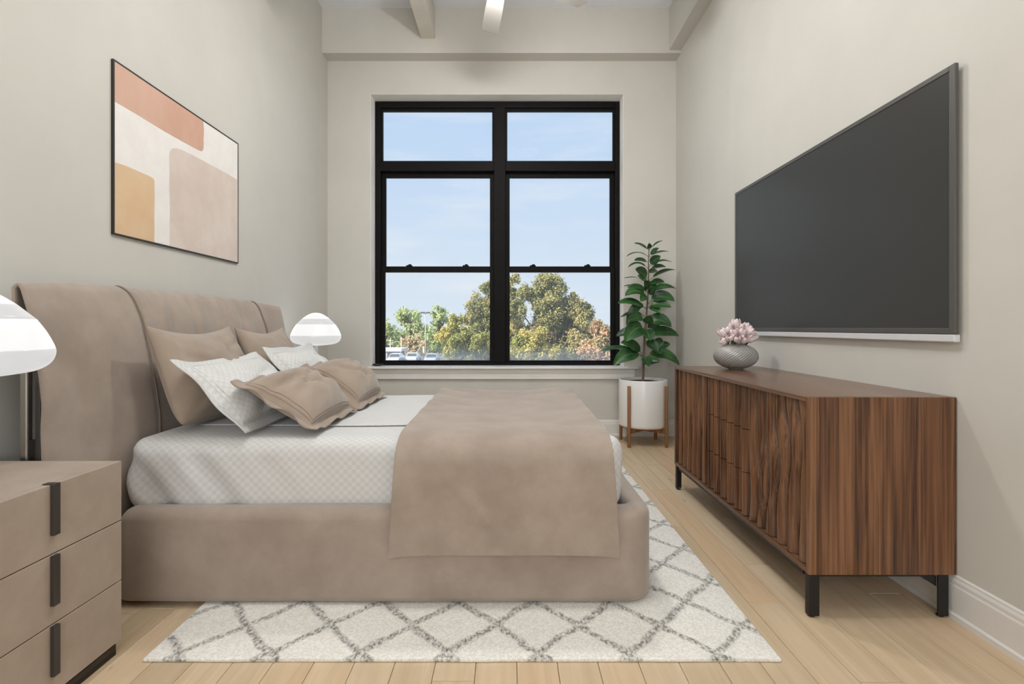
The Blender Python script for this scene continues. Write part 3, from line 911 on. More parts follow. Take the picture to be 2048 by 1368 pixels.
# mattress with the checked sheet
MZ0, MZ1 = 0.326, 0.616
MX0, MX1, MY0, MY1 = -1.495, 0.440, 1.985, 3.335
def mat_fn(p, n):
    d = 0.004 * mnoise.noise(p * 2.3)
    if n.y < -0.3 or n.x < -0.3:      # drape of the sheet at the head end
        f = max(0.0, min(1.0, (-0.75 - p.x) / 0.6))
        q = p.x - 0.75 * (MZ1 - p.z)
        low = max(0.0, min(1.0, (MZ1 - p.z) / 0.12))
        d += f * low * (0.010 * sin(q * 26) + 0.006 * sin(q * 47 + 1.3))
    if n.x > 0.3:
        d += 0.010 * sin(p.y * 21 + 5 * (p.z)) * max(0, min(1, (p.z - MZ0) / 0.1)) + 0.008 * mnoise.noise(p * 12)
    if n.z > 0.4: d += 0.006 * mnoise.noise(p * 1.7)
    return d
mb = MB()
round_box(mb, ((MX0 + MX1) / 2, (MY0 + MY1) / 2, (MZ0 + MZ1) / 2), ((MX1 - MX0) / 2, (MY1 - MY0) / 2, (MZ1 - MZ0) / 2), 0.062, 6, (90, 60, 14), fn=mat_fn)
mat_o = weld(mb.build('mattress', SHEET))
tag(mat_o, 'thick mattress under a pale grey checked sheet on the bed', 'mattress')
# folded-back top sheet, lying a few millimetres proud of the bottom one
mb = MB()
def ts(u, v):
    x = -1.36 + (0.405 + 1.36) * u; y = 2.25 + (3.30 - 2.25) * v
    p = Vector((x, y, MZ1))
    edge = 0.0042 if 0.0 < v < 1 else 0.0
    return (x, y, MZ1 + 0.0075 + 0.006 * mnoise.noise(p * 1.7) + 0.004 * mnoise.noise(p * 2.3) - 0.02 * max(0, (v - 0.94) / 0.06) ** 2)
mb.grid(80, 44, ts, lambda u, v: (-1.36 + 1.765 * u, 2.25 + 1.05 * v))
tso = mb.build('top_sheet', SHEET)
sm = tso.modifiers.new('thickness', 'SOLIDIFY'); sm.thickness = 0.003; sm.offset = -1
tag(tso, 'pale grey checked top sheet lying flat over the mattress', 'sheet')

# throw
path = [(3.452, 0.40), (3.450, 0.47), (3.440, 0.545), (3.418, 0.598), (3.375, 0.633), (3.32, 0.645), (3.1, 0.646), (2.8, 0.646), (2.5, 0.646), (2.25, 0.645), (2.10, 0.643), (2.02, 0.636), (1.955, 0.612), (1.915, 0.565), (1.900, 0.50), (1.893, 0.42), (1.890, 0.33), (1.888, 0.27), (1.886, 0.206)]
def th_pt(u, v):
    y, z = interp(path, v)
    X0 = -0.428; X1 = 0.392
    hang = max(0.0, (0.56 - z) / 0.35) if y < 2.2 else 0.0
    x = X0 + (X1 - X0) * u + (u - 0.5) * 0.035 * hang
    p = Vector((x, y, z))
    top = 1.0 if z > 0.6 else 0.0
    c = 1 - (2 * u - 1) ** 2
    if 1.98 < y < 3.42:
        f = min(1, (y - 1.98) / 0.25) * min(1, (3.42 - y) / 0.05 + 0.3)
        far = max(0, min(1, (y - 2.2) / 1.0))
        z += f * (0.020 * far * (1 - c) - 0.006 * c + 0.0055 * sin((y + 0.16 * c) * 26) * min(1, far + 0.15) + 0.002 * mnoise.noise(p * 5))
    if y < 1.95:
        y -= 0.010 * hang * (0.5 + 0.5 * mnoise.noise(Vector((x * 3.5, z * 3, 1)))) * (1 if z < 0.5 else 0.4)
        y -= 0.007 * exp(-(((x + 0.16) * 0.75 + (z - 0.42) * 0.66) / 0.025) ** 2) * exp(-((z - 0.37) / 0.09) ** 2)
        z -= 0.010 * abs(2 * u - 1) ** 10 * hang - 0.004 * c * hang
    return (x, y, z)
mb = MB(); mb.grid(70, 150, th_pt)
tho = mb.build('throw_blanket', THROW)
sm = tho.modifiers.new('thickness', 'SOLIDIFY'); sm.thickness = 0.010; sm.offset = 1
bv = tho.modifiers.new('soft', 'BEVEL'); bv.width = 0.003; bv.segments = 2; bv.limit_method = 'ANGLE'; bv.angle_limit = radians(60)
tag(tho, 'taupe throw blanket draped across the foot end of the bed', 'blanket')

# ------------------------------------------------------------------ pillows
def pillow(name, label, mat, bottom, top, y0, y1, t, flange=0.0, seed=0, group=None, yaw=0.0, wr=1.0, sway=0.0, back=0.8, wave=0.007):
    """bottom/top: (x, z) of the lower and upper edge; the pillow leans between them and spans y0..y1"""
    r = random.Random(seed)
    b_ = Vector((bottom[0], 0, bottom[1])); t_ = Vector((top[0], 0, top[1]))
    cy = (y0 + y1) / 2
    up = (t_ - b_); hh = up.length / 2 - flange; up.normalize()
    ww = (y1 - y0) / 2 - flange
    wd = Vector((0, 1, 0)); nr = wd.cross(up).normalized()
    if nr.x < 0: nr = -nr
    cen = (b_ + t_) / 2 + Vector((0, cy, 0))
    rot = Matrix.Rotation(yaw, 3, 'Z')
    ph = [r.uniform(0, 6.28) for _ in range(10)]
    creases = [(r.uniform(-0.7, 0.7), r.uniform(-0.7, 0.7), r.uniform(0, pi), r.uniform(0.25, 0.6), r.uniform(0.06, 0.16)) for _ in range(8)]
    fa, fb = flange / ww, flange / hh
    def wrinkle(a, b):
        w = 0
        for (ca, cb, an, ln, wd_) in creases:
            da, db = a - ca, b - cb
            u = da * cos(an) + db * sin(an); v = -da * sin(an) + db * cos(an)
            v += 0.25 * u * u
            w -= exp(-(u / ln) ** 2) * exp(-(v / wd_) ** 2)
        # pull lines that fan in from the corners
        for sa in (-1, 1):
            for sb in (-1, 1):
                da, db = sa - a, sb - b
                rr = sqrt(da * da + db * db); an = math.atan2(abs(db) + 1e-6, abs(da) + 1e-6)
                w += 0.16 * sin(an * 9 + ph[2 + (sa > 0) + 2 * (sb > 0)]) * exp(-((rr - 0.55) / 0.35) ** 2)
        return w
    NA, NB = 54, 44
    def par(i, n, f):
        # denser at the border, with rows for the flange
        nf = 4 if flange else 0
        if i < nf: return -1 - f * (1 - i / nf)
        if i > n - nf: return 1 + f * (1 - (n - i) / nf)
        q = (i - nf) / (n - 2 * nf)
        return -cos(q * pi) * 0.45 + (2 * q - 1) * 0.55
    def pt(i, j, side):
        a = par(i, NA, fa); b = par(j, NB, fb)
        ac, bc = max(-1, min(1, a)), max(-1, min(1, b))
        body = max(0.0, (1 - abs(ac) ** 2.4)) ** 0.62 * max(0.0, (1 - abs(bc) ** 2.4)) ** 0.62
        inset_a = 1 - 0.055 * (1 - bc * bc) * (0.2 if flange else 1.0)
        inset_b = 1 - 0.07 * (1 - ac * ac) * (0.2 if flange else 1.0)
        low = 0.12 * (1 - (bc + 1) / 2)          # filling sinks to the lower half
        th = t / 2 * body * (1 + low * 2) + 0.0025
        if body > 0 and side > 0:
            th += 0.010 * wr * wrinkle(a, b) * min(1, body * 1.6) + 0.004 * mnoise.noise(Vector((a * 5, b * 5, seed))) * min(1, body * 2)
        if side < 0: th = 0.002 + (th - 0.002) * back
        th = max(th, 0.002)
        cr_ = 1 - (0.0 if flange else (0.10 if b < 0 else 0.03)) * (ac * bc) ** 4
        a, b = a * cr_, b * cr_
        p = cen + (rot @ wd) * (a * ww * inset_a) + (rot @ up) * (b * hh * inset_b) + (rot @ nr) * (side * th)
        if flange and (abs(a) > 1 or abs(b) > 1):
            k_ = max(abs(a) - 1, 0) / fa if abs(a) > 1 else 0
            k_ = max(k_, (abs(b) - 1) / fb if abs(b) > 1 else 0)
            wv = wave * sin(a * (5 + 500 * (wave - 0.007)) + ph[0]) * k_ + wave * sin(b * (4 + 500 * (wave - 0.007)) + ph[1]) * k_
            p += (rot @ nr) * wv
        # droop of the middle of the upper edge
        p += Vector((0, 0, -sway * (1 - ac * ac) * max(0, b)))
        p.z = max(p.z, MZ1 + 0.016 + 0.002 * side)
        return p
    mb = MB()
    idx = {}
    for side in (1, -1):
        for j in range(NB + 1):
            for i in range(NA + 1):
                idx[(i, j, side)] = mb.vert(pt(i, j, side))
        for j in range(NB):
            for i in range(NA):
                q = [(i, j), (i + 1, j), (i + 1, j + 1), (i, j + 1)]
                uv = [((par(a, NA, fa) * ww), (par(b, NB, fb) * hh)) for a, b in q]
                f = [idx[(a, b, side)] for a, b in q]
                if side < 0: f.reverse(); uv.reverse()
                mb.face(f, True, uv)
    border = [(i, 0) for i in range(NA)] + [(NA, j) for j in range(NB)] + [(i, NB) for i in range(NA, 0, -1)] + [(0, j) for j in range(NB, 0, -1)]
    for q in range(len(border)):
        a, b = border[q], border[(q + 1) % len(border)]
        mb.face([idx[(a[0], a[1], -1)], idx[(b[0], b[1], -1)], idx[(b[0], b[1], 1)], idx[(a[0], a[1], 1)]], True)
    o = mb.build(name, mat)
    tag(o, label, 'pillow', group)
    if flange:          # double row of stitching where the flange begins
        for off in (0.965, 0.925):
            ring = []
            for side_a in range(4):
                for q in range(24):
                    s_ = -off + 2 * off * q / 24
                    a, b = [(s_, -off), (off, s_), (-s_, off), (-off, -s_)][side_a]
                    body = max(0.0, (1 - abs(a) ** 2.4)) ** 0.62 * max(0.0, (1 - abs(b) ** 2.4)) ** 0.62
                    ia = 1 - 0.011 * (1 - b * b); ib = 1 - 0.014 * (1 - a * a)
                    low = 0.12 * (1 - (b + 1) / 2)
                    th = t / 2 * body * (1 + low * 2) + 0.0025 + 0.010 * wr * wrinkle(a, b) * min(1, body * 1.6)
                    p = cen + (rot @ wd) * (a * ww * ia) + (rot @ up) * (b * hh * ib) + (rot @ nr) * (max(th, 0.002) + 0.0002)
                    p += Vector((0, 0, -sway * (1 - a * a) * max(0, b)))
                    p.z = max(p.z, MZ1 + 0.0185)
                    ring.append(p)
            ring.append(ring[0])
            MB().tube(ring, 0.0011, 5, caps=False).build('stitching', SEAM if mat is PILLOW else SHAM, o)
    return o
pillow('bed_pillow', 'large taupe pillow leaning on the headboard nearest the viewer', PILLOW, (-1.325, 0.632), (-1.470, 1.062), 2.06, 2.69, 0.20, 0, 3, 'taupe pillows on the bed', sway=0.03, wr=1.5)
pillow('bed_pillow', 'large taupe pillow leaning on the headboard beside the far lamp', PILLOW, (-1.325, 0.632), (-1.470, 1.057), 2.73, 3.33, 0.18, 0, 5, 'taupe pillows on the bed', sway=0.03, wr=1.5)
pillow('pillow_sham', 'white checked flanged pillow in front of the nearer taupe pillow', SHAM, (-1.03, 0.632), (-1.315, 0.925), 1.985, 2.66, 0.15, 0.04, 8, 'white checked pillows on the bed', sway=0.012, back=0.4, wr=1.3)
pillow('pillow_sham', 'white checked flanged pillow in front of the farther taupe pillow', SHAM, (-1.025, 0.632), (-1.295, 0.945), 2.68, 3.31, 0.15, 0.04, 9, 'white checked pillows on the bed', sway=0.012, back=0.4, wr=1.3)
pillow('throw_pillow', 'small taupe flanged pillow at the front, nearest the viewer', PILLOW, (-0.765, 0.634), (-1.10, 0.835), 2.02, 2.60, 0.225, 0.035, 12, 'small flanged taupe pillows', wr=2.0, back=0.4, wave=0.012)
pillow('throw_pillow', 'small taupe flanged pillow at the front, farther from the viewer', PILLOW, (-0.755, 0.634), (-1.085, 0.850), 2.62, 3.17, 0.225, 0.035, 14, 'small flanged taupe pillows', wr=2.0, back=0.4, wave=0.012)

# ------------------------------------------------------------------ nightstands and lamps
NX0, NX1, NY0, NY1 = -1.735, -1.250, 1.150, 1.652
ns = thing('nightstand', 'taupe leather three-drawer nightstand in the left foreground', 'nightstand', ((NX0 + NX1) / 2, (NY0 + NY1) / 2, 0), 'nightstands beside the bed')
MB().cbox(NX0, NX1 - 0.022, NY0, NY1, 0.042, 0.606, 0.002).build('body', LEATHER, ns)
MB().cbox(NX0, NX1 - 0.0225, NY0, NY1, 0.607, 0.620, 0.002).build('top', LEATHER, ns)
MB().box(NX0 + 0.03, NX1 - 0.012, NY0 + 0.02, NY1 - 0.008, 0.0, 0.034).build('plinth', PLINTH, ns)
MB().box(NX0 + 0.03, NX1 - 0.05, NY0 + 0.03, NY1 - 0.03, 0.034, 0.042).build('plinth_neck', BLACKM, ns)
for i in range(3):
    z1_ = 0.620 - i * 0.1925
    z0_ = z1_ - 0.1895
    d_ = MB().cbox(NX1 - 0.020, NX1, NY0, NY1, z0_, z1_, 0.0015).build('drawer', LEATHER, ns)
    yh = 1.404
    hm = MB(); hm.cbox(NX1 + 0.0005, NX1 + 0.012, yh - 0.010, yh + 0.010, z1_ - 0.138, z1_ - 0.001 + (0.003 if i == 0 else 0), 0.001)
    if i == 0: hm.cbox(NX1 - 0.022, NX1 + 0.012, yh - 0.010, yh + 0.010, z1_ + 0.0005, z1_ + 0.003, 0.0008)
    hm.build('handle', BRONZE, d_)
ns2 = copy_tree(ns, ((NX0 + NX1) / 2, 3.98, 0), 'taupe leather three-drawer nightstand on the window side of the bed')

lc = (-1.5, 1.415)
pxm = 1.455 / F
def lz(y): return H - (y - VY) * pxm
lamp = thing('table_lamp', 'white mushroom glass table lamp on the nightstand at the left edge', 'lamp', (lc[0], lc[1], 0.622), 'mushroom lamps on the nightstands')
prof = [(0.5, 754), (20, 753.5), (52, 751.5), (78, 748), (102, 743), (119, 733), (128, 721), (131.7, 707), (131.0, 699), (128, 689), (116.5, 663), (101.5, 638), (72.6, 609), (55, 595), (36, 583), (18, 576), (0.5, 574)]
pr = [(r * pxm, lz(y)) for r, y in prof]
def fine(pts, n=4):
    out = []
    for i in range(len(pts) - 1):
        for k in range(n):
            s_ = (i + k / n) / (len(pts) - 1)
            out.append(interp(pts, s_))
    out.append(pts[-1]); return out
sh = MB().lathe(fine(pr[:9]), lc[0], lc[1], 56).build('shade', LAMP_LO, lamp)  # dome split into bright and dull bands, its reflections put into the glow
MB().lathe(fine(pr[8:12]), lc[0], lc[1], 56).build('reflection_band', LAMP_HI, sh)
MB().lathe(fine(pr[11:13]), lc[0], lc[1], 56).build('reflection_band', LAMP_LO, sh)
MB().lathe(fine(pr[12:]), lc[0], lc[1], 56).build('reflection_band', LAMP_HI, sh)
MB().lathe([(0.020, 0.622), (0.020, 0.628), (0.014, 0.634), (0.014, lz(754) + 0.001)], lc[0], lc[1], 28).build('stem', LAMP_STEM, lamp)
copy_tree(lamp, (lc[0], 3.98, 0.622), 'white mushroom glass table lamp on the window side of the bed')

# ------------------------------------------------------------------ picture
PX = -1.744
pic = thing('abstract_picture', 'abstract picture of rust, ochre and blush blocks in a thin black frame', 'picture', (XL + 0.006, 2.779, 1.462))
PY0, PY1, PZ0, PZ1 = 2.258, 3.301, 1.462, 2.236
mb = MB(); f_ = 0.007
mb.box(XL + 0.001, PX, PY0, PY0 + f_, PZ0, PZ1); mb.box(XL + 0.001, PX, PY1 - f_, PY1, PZ0, PZ1)
mb.box(XL + 0.001, PX, PY0 + f_, PY1 - f_, PZ0, PZ0 + f_); mb.box(XL + 0.001, PX, PY0 + f_, PY1 - f_, PZ1 - f_, PZ1)
mb.build('frame', PAINTF, pic)
MB().box(XL + 0.001, PX - 0.002, PY0 + f_, PY1 - f_, PZ0 + f_, PZ1 - f_).build('canvas', CANVAS, pic)
def pshape(name, pts, m):
    mb = MB(); q = []
    for (zx, zy) in pts:
        px, py = 200 + zx / 2.973, 90 + zy / 2.973
        Y = PX * F / (px - VX); Z = H - (py - VY) * Y / F
        q.append((max(PY0 + f_, min(PY1 - f_, Y)), max(PZ0 + f_, min(PZ1 - f_, Z))))
    n = len(q)
    a = [mb.vert((PX - 0.002, y, z)) for y, z in q]; b = [mb.vert((PX - 0.0014, y, z)) for y, z in q]
    mb.face(b)
    for i in range(n): mb.face([a[i], a[(i + 1) % n], b[(i + 1) % n], b[i]])
    o = mb.build(name, m, pic)
    bm = bmesh.new(); bm.from_mesh(o.data); bmesh.ops.recalc_face_normals(bm, faces=bm.faces); bm.to_mesh(o.data); bm.free()
pshape('painted_block', [(80, 60), (616, 440), (620, 500), (618, 560), (618, 608), (614, 626), (604, 632), (588, 626), (500, 578), (380, 510), (240, 424), (80, 330)], RUST)
pshape('painted_block', [(80, 693), (150, 716), (230, 750), (300, 782), (318, 793), (326, 806), (327, 900), (325, 1000), (326, 1100), (324, 1230), (80, 1160)], OCHRE)
pshape('painted_block', [(413, 660), (418, 632), (432, 615), (455, 612), (490, 624), (560, 658), (640, 702), (730, 750), (830, 808), (830, 1340), (418, 1240), (416, 1100), (418, 980), (414, 850), (415, 750)], BLUSH)

# ------------------------------------------------------------------ television
tv = thing('television', 'large dark flat television with a white lower bar hung on the wall', 'television', (1.6, 2.684, 0.997))
TY0, TY1, TZ0, TZ1, TX = 1.823, 3.602, 1.026, 1.994, 1.588
mb = MB(); b_ = 0.02
mb.box(TX, TX + 0.014, TY0, TY0 + b_ * 1.3, TZ0, TZ1); mb.box(TX, TX + 0.014, TY1 - b_, TY1, TZ0, TZ1)
mb.box(TX, TX + 0.014, TY0 + b_ * 1.3, TY1 - b_, TZ0, TZ0 + b_ * 1.1); mb.box(TX, TX + 0.014, TY0 + b_ * 1.3, TY1 - b_, TZ1 - b_, TZ1)
bevel(mb.build('bezel', TVB, tv), 0.002, 2)
MB().box(TX + 0.003, TX + 0.012, TY0 + b_, TY1 - b_, TZ0 + b_, TZ1 - b_).build('screen', SCREEN, tv)
MB().cbox(TX + 0.0145, XR - 0.001, TY0 + 0.04, TY1 - 0.04, TZ0 + 0.04, TZ1 - 0.04, 0.003).build('back_cover', BLACKM, tv)
MB().cbox(TX + 0.001, TX + 0.024, TY0 + 0.004, TY1 - 0.03, TZ0 - 0.029, TZ0 - 0.0005, 0.004).build('lower_bar', TVW, tv)

# ------------------------------------------------------------------ sideboard
SX0, SX1, SY0, SY1, SZ0, SZ1 = 1.081, 1.613, 1.845, 3.345, 0.158, 0.798
sb = thing('walnut_sideboard', 'walnut sideboard with wavy carved front on black metal legs', 'sideboard', (1.34, 2.595, 0))
MB().cbox(SX0, SX1, SY0 + 0.0185, SY1 - 0.0185, SZ1 - 0.018, SZ1, 0.001).build('top', WALNUT_Y, sb)
for (a, b) in ((SY0, SY0 + 0.018), (SY1 - 0.018, SY1)):
    MB().cbox(SX0, SX1, a, b, SZ0, SZ1, 0.001).build('side_panel', WALNUT_Z, sb)
MB().cbox(SX0, SX1, SY0 + 0.0185, SY1 - 0.0185, SZ0, SZ0 + 0.018, 0.001).build('bottom_panel', WALNUT_Y, sb)
MB().box(SX1 - 0.012, SX1 - 0.002, SY0 + 0.0185, SY1 - 0.0185, SZ0 + 0.0185, SZ1 - 0.0185).build('back_panel', WALNUT_Z, sb)
iy0, iy1 = SY0 + 0.020, SY1 - 0.020
iz0, iz1 = SZ0 + 0.020, SZ1 - 0.020
NSL = 18
pitch = (iy1 - iy0) / NSL
def edge_y(k, z):
    """the wandering line between two ridges; k = 0 at the near end"""
    y = iy0 + k * pitch
    if k % 6 == 0: return y
    zz = (z - iz0) / (iz1 - iz0)
    amp = 0.024 if k < 6 else (0.006 if k < 12 else 0.009)
    return y + amp * (0.7 * sin(2 * pi * zz * 1.05 + k * 0.55) + 0.4 * sin(2 * pi * zz * 1.9 + k * 1.7))
XBK = SX0 + 0.052
def slat(k, z0, z1, parent, nz):
    mb = MB()
    nc = 12
    rows = []
    for j in range(nz + 1):
        z = z0 + (z1 - z0) * j / nz
        ya, yb = edge_y(k, z) + 0.0006, edge_y(k + 1, z) - 0.0006
        row = []
        for i in range(nc + 1):
            s_ = i / nc
            # rounded ridge with a sharp, deep valley on either side
            d = sin(pi * s_ ** 0.9) ** 0.75 if 0 < s_ < 1 else 0.0
            row.append(mb.vert((SX0 + 0.007 + 0.043 * (1 - d), ya + (yb - ya) * s_, z)))
        row.append(mb.vert((XBK - 0.0005, yb, z))); row.append(mb.vert((XBK - 0.0005, ya, z)))
        rows.append(row)
    n = len(rows[0])
    for j in range(nz):
        for i in range(nc):
            mb.face([rows[j][i + 1], rows[j][i], rows[j + 1][i], rows[j + 1][i + 1]], True)
    cp = [[mb.vert(mb.v[q]) for q in row] for row in rows]
    for j in range(nz):
        for i in range(nc, n):
            i2 = (i + 1) % n
            mb.face([cp[j][i2], cp[j][i], cp[j + 1][i], cp[j + 1][i2]])
    mb.face([mb.vert(mb.v[q]) for q in rows[0]]); mb.face([mb.vert(mb.v[q]) for q in reversed(rows[-1])])
    return mb.build('slat', WALNUT_S, parent)
for s0, kind in ((0, 'door'), (6, 'drawer'), (12, 'door')):
    ya, yb = iy0 + s0 * pitch + 0.001, iy0 + (s0 + 6) * pitch - 0.001
    if kind == 'door': spans = [(iz0, iz1)]
    else:
        hgt = (iz1 - iz0) / 3
        spans = [(iz0 + i * hgt + 0.0016, iz0 + (i + 1) * hgt - 0.0016) for i in range(3)]
    for (za, zb2) in spans:
        p_ = MB().box(XBK, XBK + 0.016, ya, yb, za, zb2).build(kind, WALNUT_Z, sb)
        for k in range(s0, s0 + 6): slat(k, za, zb2, p_, 22 if kind == 'door' else 8)
# black steel base: angle legs joined by rails
for (lx, sx) in ((SX0 + 0.004, 1), (SX1 - 0.023, -1)):
    for (ly, sy) in ((SY0 + 0.006, 1), (SY1 - 0.006, -1)):
        lm = MB()
        xa, xb = sorted((lx, lx + sx * 0.038)); xc_, xd = sorted((lx, lx + sx * 0.007))
        ya, yb = sorted((ly, ly + sy * 0.007)); yc_, yd = sorted((ly + sy * 0.007, ly + sy * 0.026))
        lm.box(xa, xb, ya, yb, 0.006, SZ0 - 0.001); lm.box(xc_, xd, yc_, yd, 0.006, SZ0 - 0.001)
        lg = bevel(lm.build('leg', BLACKM, sb), 0.001, 1)
        MB().lathe([(0.012, 0.0), (0.012, 0.005), (0.006, 0.006)], lx + sx * 0.018, ly + sy * 0.018, 14).build('glide', PLINTH, lg)
for lx in (SX0 + 0.010, SX1 - 0.052):
    MB().box(lx, lx + 0.024, SY0 + 0.055, SY1 - 0.055, SZ0 - 0.022, SZ0 - 0.001).build('rail', BLACKM, sb)
for ly in (SY0 + 0.014, SY1 - 0.034):
    MB().box(SX0 + 0.05, SX1 - 0.065, ly, ly + 0.02, SZ0 - 0.012, SZ0 - 0.001).build('rail', BLACKM, sb)
for sy, ly in ((1, SY0 + 0.014), (-1, SY1 - 0.014)):     # gusset at the back legs
    gm = MB()
    pts_ = [(SX1 - 0.0615, SZ0 - 0.012), (SX1 - 0.12, SZ0 - 0.012), (SX1 - 0.0615, SZ0 - 0.048)]
    for yy in (ly, ly + sy * 0.006):
        for (gx, gz) in pts_: gm.vert((gx, yy, gz))
    gm.face([0, 1, 2]); gm.face([5, 4, 3])
    for i in range(3): gm.face([i, (i + 1) % 3, 3 + (i + 1) % 3, 3 + i])
    gm.build('gusset', BLACKM, sb)

# ------------------------------------------------------------------ vase and flowers
vx, vy, vz = 1.372, 3.10, SZ1
vr, vh = 0.1245, 0.148
prof = []
for i in range(49):
    a = -pi / 2 + (pi * 0.5 + radians(62)) * i / 48
    prof.append((max(0.045, vr * cos(a)) if i < 24 else vr * cos(a), vz + 0.0005 + vh * 0.53 + vh * 0.53 * sin(a)))
prof = [(0.035, vz + 0.0005)] + [q for q in prof if q[1] > vz + 0.003]
rim = prof[-1]
prof += [(rim[0] - 0.004, rim[1] + 0.003), (rim[0] - 0.008, rim[1] + 0.001), (rim[0] - 0.006, rim[1] - 0.02), (0.07, vz + 0.07), (0.03, vz + 0.02), (0.0005, vz + 0.018)]
zr = rim[1]
def vmod(th, z):
    q = max(0.0, min(1.0, (zr - z) / 0.02)) 
    return 1 + 0.024 * cos(38 * th - 430 * (z - vz)) * min(1, max(0, (z - vz) / 0.01)) * (0.3 + 0.7 * q)
vo = MB().lathe(prof, vx, vy, 228, mod=vmod).build('ribbed_vase', VASE)
tag(vo, 'squat grey glass vase with spiral ribs on the sideboard', 'vase')
fpos = [(600, 262, -0.01), (705, 335, -0.02), (345, 440, 0.0), (455, 405, 0.03), (575, 425, -0.05), (735, 430, -0.05), (860, 395, 0.03), (905, 450, 0.0), (488, 535, -0.06), (632, 548, -0.08), (762, 572, -0.06), (880, 568, -0.03), (950, 535, 0.02), (365, 605, -0.01), (545, 330, 0.03), (660, 360, 0.05), (800, 330, 0.04)]
PEONY = {0: 'topmost pale pink peony of the vase bouquet', 1: 'pale pink peony just right below the topmost bloom', 2: 'leftmost upper pale pink peony of the vase bouquet',
         8: 'pale pink peony low at the front left of the bouquet', 9: 'pale pink peony lowest at the front centre of the bouquet', 10: 'pale pink peony low at the front right of the bouquet',
         6: 'pale pink peony high on the right, before the television', 7: 'pale pink peony on the right, under the high right bloom', 11: 'lowest pale pink peony on the right side of the bouquet',
         12: 'rightmost pale pink peony of the vase bouquet', 13: 'lowest pale pink peony on the left side of the bouquet'}
def flower(i, zx, zy, dy):
    px, py = 1410 + zx / 9.77, 620 + zy / 9.77
    Y = vy + dy
    c = at(px, py, Y)
    r = 0.0245 + 0.002 * random.Random(i).uniform(-1, 1)
    rr = random.Random(100 + i)
    base = Vector((vx + (c.x - vx) * 0.18, vy + (c.y - vy) * 0.18, vz + 0.085))
    d = (c - Vector((vx, vy, zr - 0.02))).normalized()
    fo = thing('peony', PEONY.get(i, 'pale pink peony bud in the middle of the vase bouquet'), 'flower', base, 'pink peonies in the vase')
    s_ = MB(); s_.tube([base, base.lerp(c, 0.5) + Vector((0, 0, 0.006)), c - d * r * 0.7], [0.002, 0.002, 0.0022], 6); s_.build('stem', STEM, fo)
    a0 = d.orthogonal().normalized(); a1 = d.cross(a0)
    mb = MB()
    for layer, (n, rad, op) in enumerate(((3, 0.62, 0.15), (5, 0.82, 0.30), (5, 1.0, 0.50))):
        for q in range(n):
            th0 = 2 * pi * (q + 0.5 * layer) / n + rr.uniform(-0.2, 0.2)
            wdt = 2 * pi / n * 0.68
            rj = rad * rr.uniform(0.92, 1.08)
            def pf(u, v):
                th = th0 + wdt * (u - 0.5) * (0.35 + 0.9 * sin(pi * (0.15 + 0.7 * v)))
                al = -pi / 2 + v * pi * (0.86 - 0.18 * op)
                R = r * rj * (1 + op * 0.25 * v * v)
                rho = R * cos(al) * (1 + 0.04 * sin(9 * u + q)); hz = R * sin(al) * 1.12 + 0.10 * r * sin(pi * u) * v + 0.06 * r * sin(12 * u + q) * v * v
                return c + a0 * (rho * cos(th)) + a1 * (rho * sin(th)) + d * hz
            mb.grid(6, 7, pf)
    bo = mb.build('bloom', PETAL, fo)
    sm_ = bo.modifiers.new('thickness', 'SOLIDIFY'); sm_.thickness = 0.0008
    if i % 2 == 0:
        lm = MB()
        tip = base.lerp(c, 0.75) + a0 * 0.03 - Vector((0, 0, 0.012)); b0 = base.lerp(c, 0.45); sd = (tip - b0).cross(Vector((0, 0, 1))).normalized()
        lm.grid(4, 6, lambda u, v: b0.lerp(tip, v) + sd * ((u - 0.5) * 0.022 * sin(pi * (0.05 + 0.93 * v))) + Vector((0, 0, 0.006 * sin(pi * v))))
        lm.build('flower_leaf', STEM, fo)
for i, (zx, zy, dy) in enumerate(fpos): flower(i, zx, zy, dy)

# ------------------------------------------------------------------ plant stand, planter, rubber plant
cx, cy = 1.213, 4.64
st = thing('plant_stand', 'four-legged brown wooden plant stand under the white planter', 'plant stand', (cx, cy, 0))
for (sx, sy) in ((-1, -1), (1, -1), (-1, 1), (1, 1)):
    lx, ly = cx + sx * 0.1635, cy + sy * 0.1635
    n_ = Vector((sx, sy, 0)).normalized()
    MB().tube([(lx, ly, 0.0), (lx, ly, 0.004), (lx, ly, 0.532), (lx, ly, 0.537)], [0.0125, 0.0145, 0.0145, 0.0115], 16).build('leg', TEAK, st)
for k, (sx, sy) in enumerate(((1, 1), (1, -1))):
    d = Vector((sx, sy, 0)).normalized(); s = Vector((-d.y, d.x, 0))
    mb = MB()
    for e_ in (-0.218, 0.218):
        for (o_, z) in ((-0.011, 0.118), (0.011, 0.118), (0.011, 0.158), (-0.011, 0.158)):
            mb.vert(Vector((cx, cy, z - (0.0405 if k else 0) * 0)) + d * e_ + s * o_)
    # an arched lower edge in the middle is cut by a thinner centre section
    for q in ((0, 1, 2, 3), (7, 6, 5, 4), (0, 4, 5, 1), (1, 5, 6, 2), (2, 6, 7, 3), (3, 7, 4, 0)): mb.face(list(q))
    mb.build('crossbar', TEAK, st)
pot = thing('planter', 'white ceramic cylinder planter in the wooden stand', 'planter', (cx, cy, 0.159))
R = 0.2135
MB().lathe([(0.0005, 0.1595), (R - 0.03, 0.1595), (R - 0.012, 0.163), (R - 0.003, 0.172), (R, 0.186), (R, 0.575), (R - 0.002, 0.581), (R - 0.007, 0.583), (R - 0.013, 0.581), (R - 0.015, 0.575), (R - 0.015, 0.50)], cx, cy, 64).build('pot', CERAMIC, pot)
mb = MB()
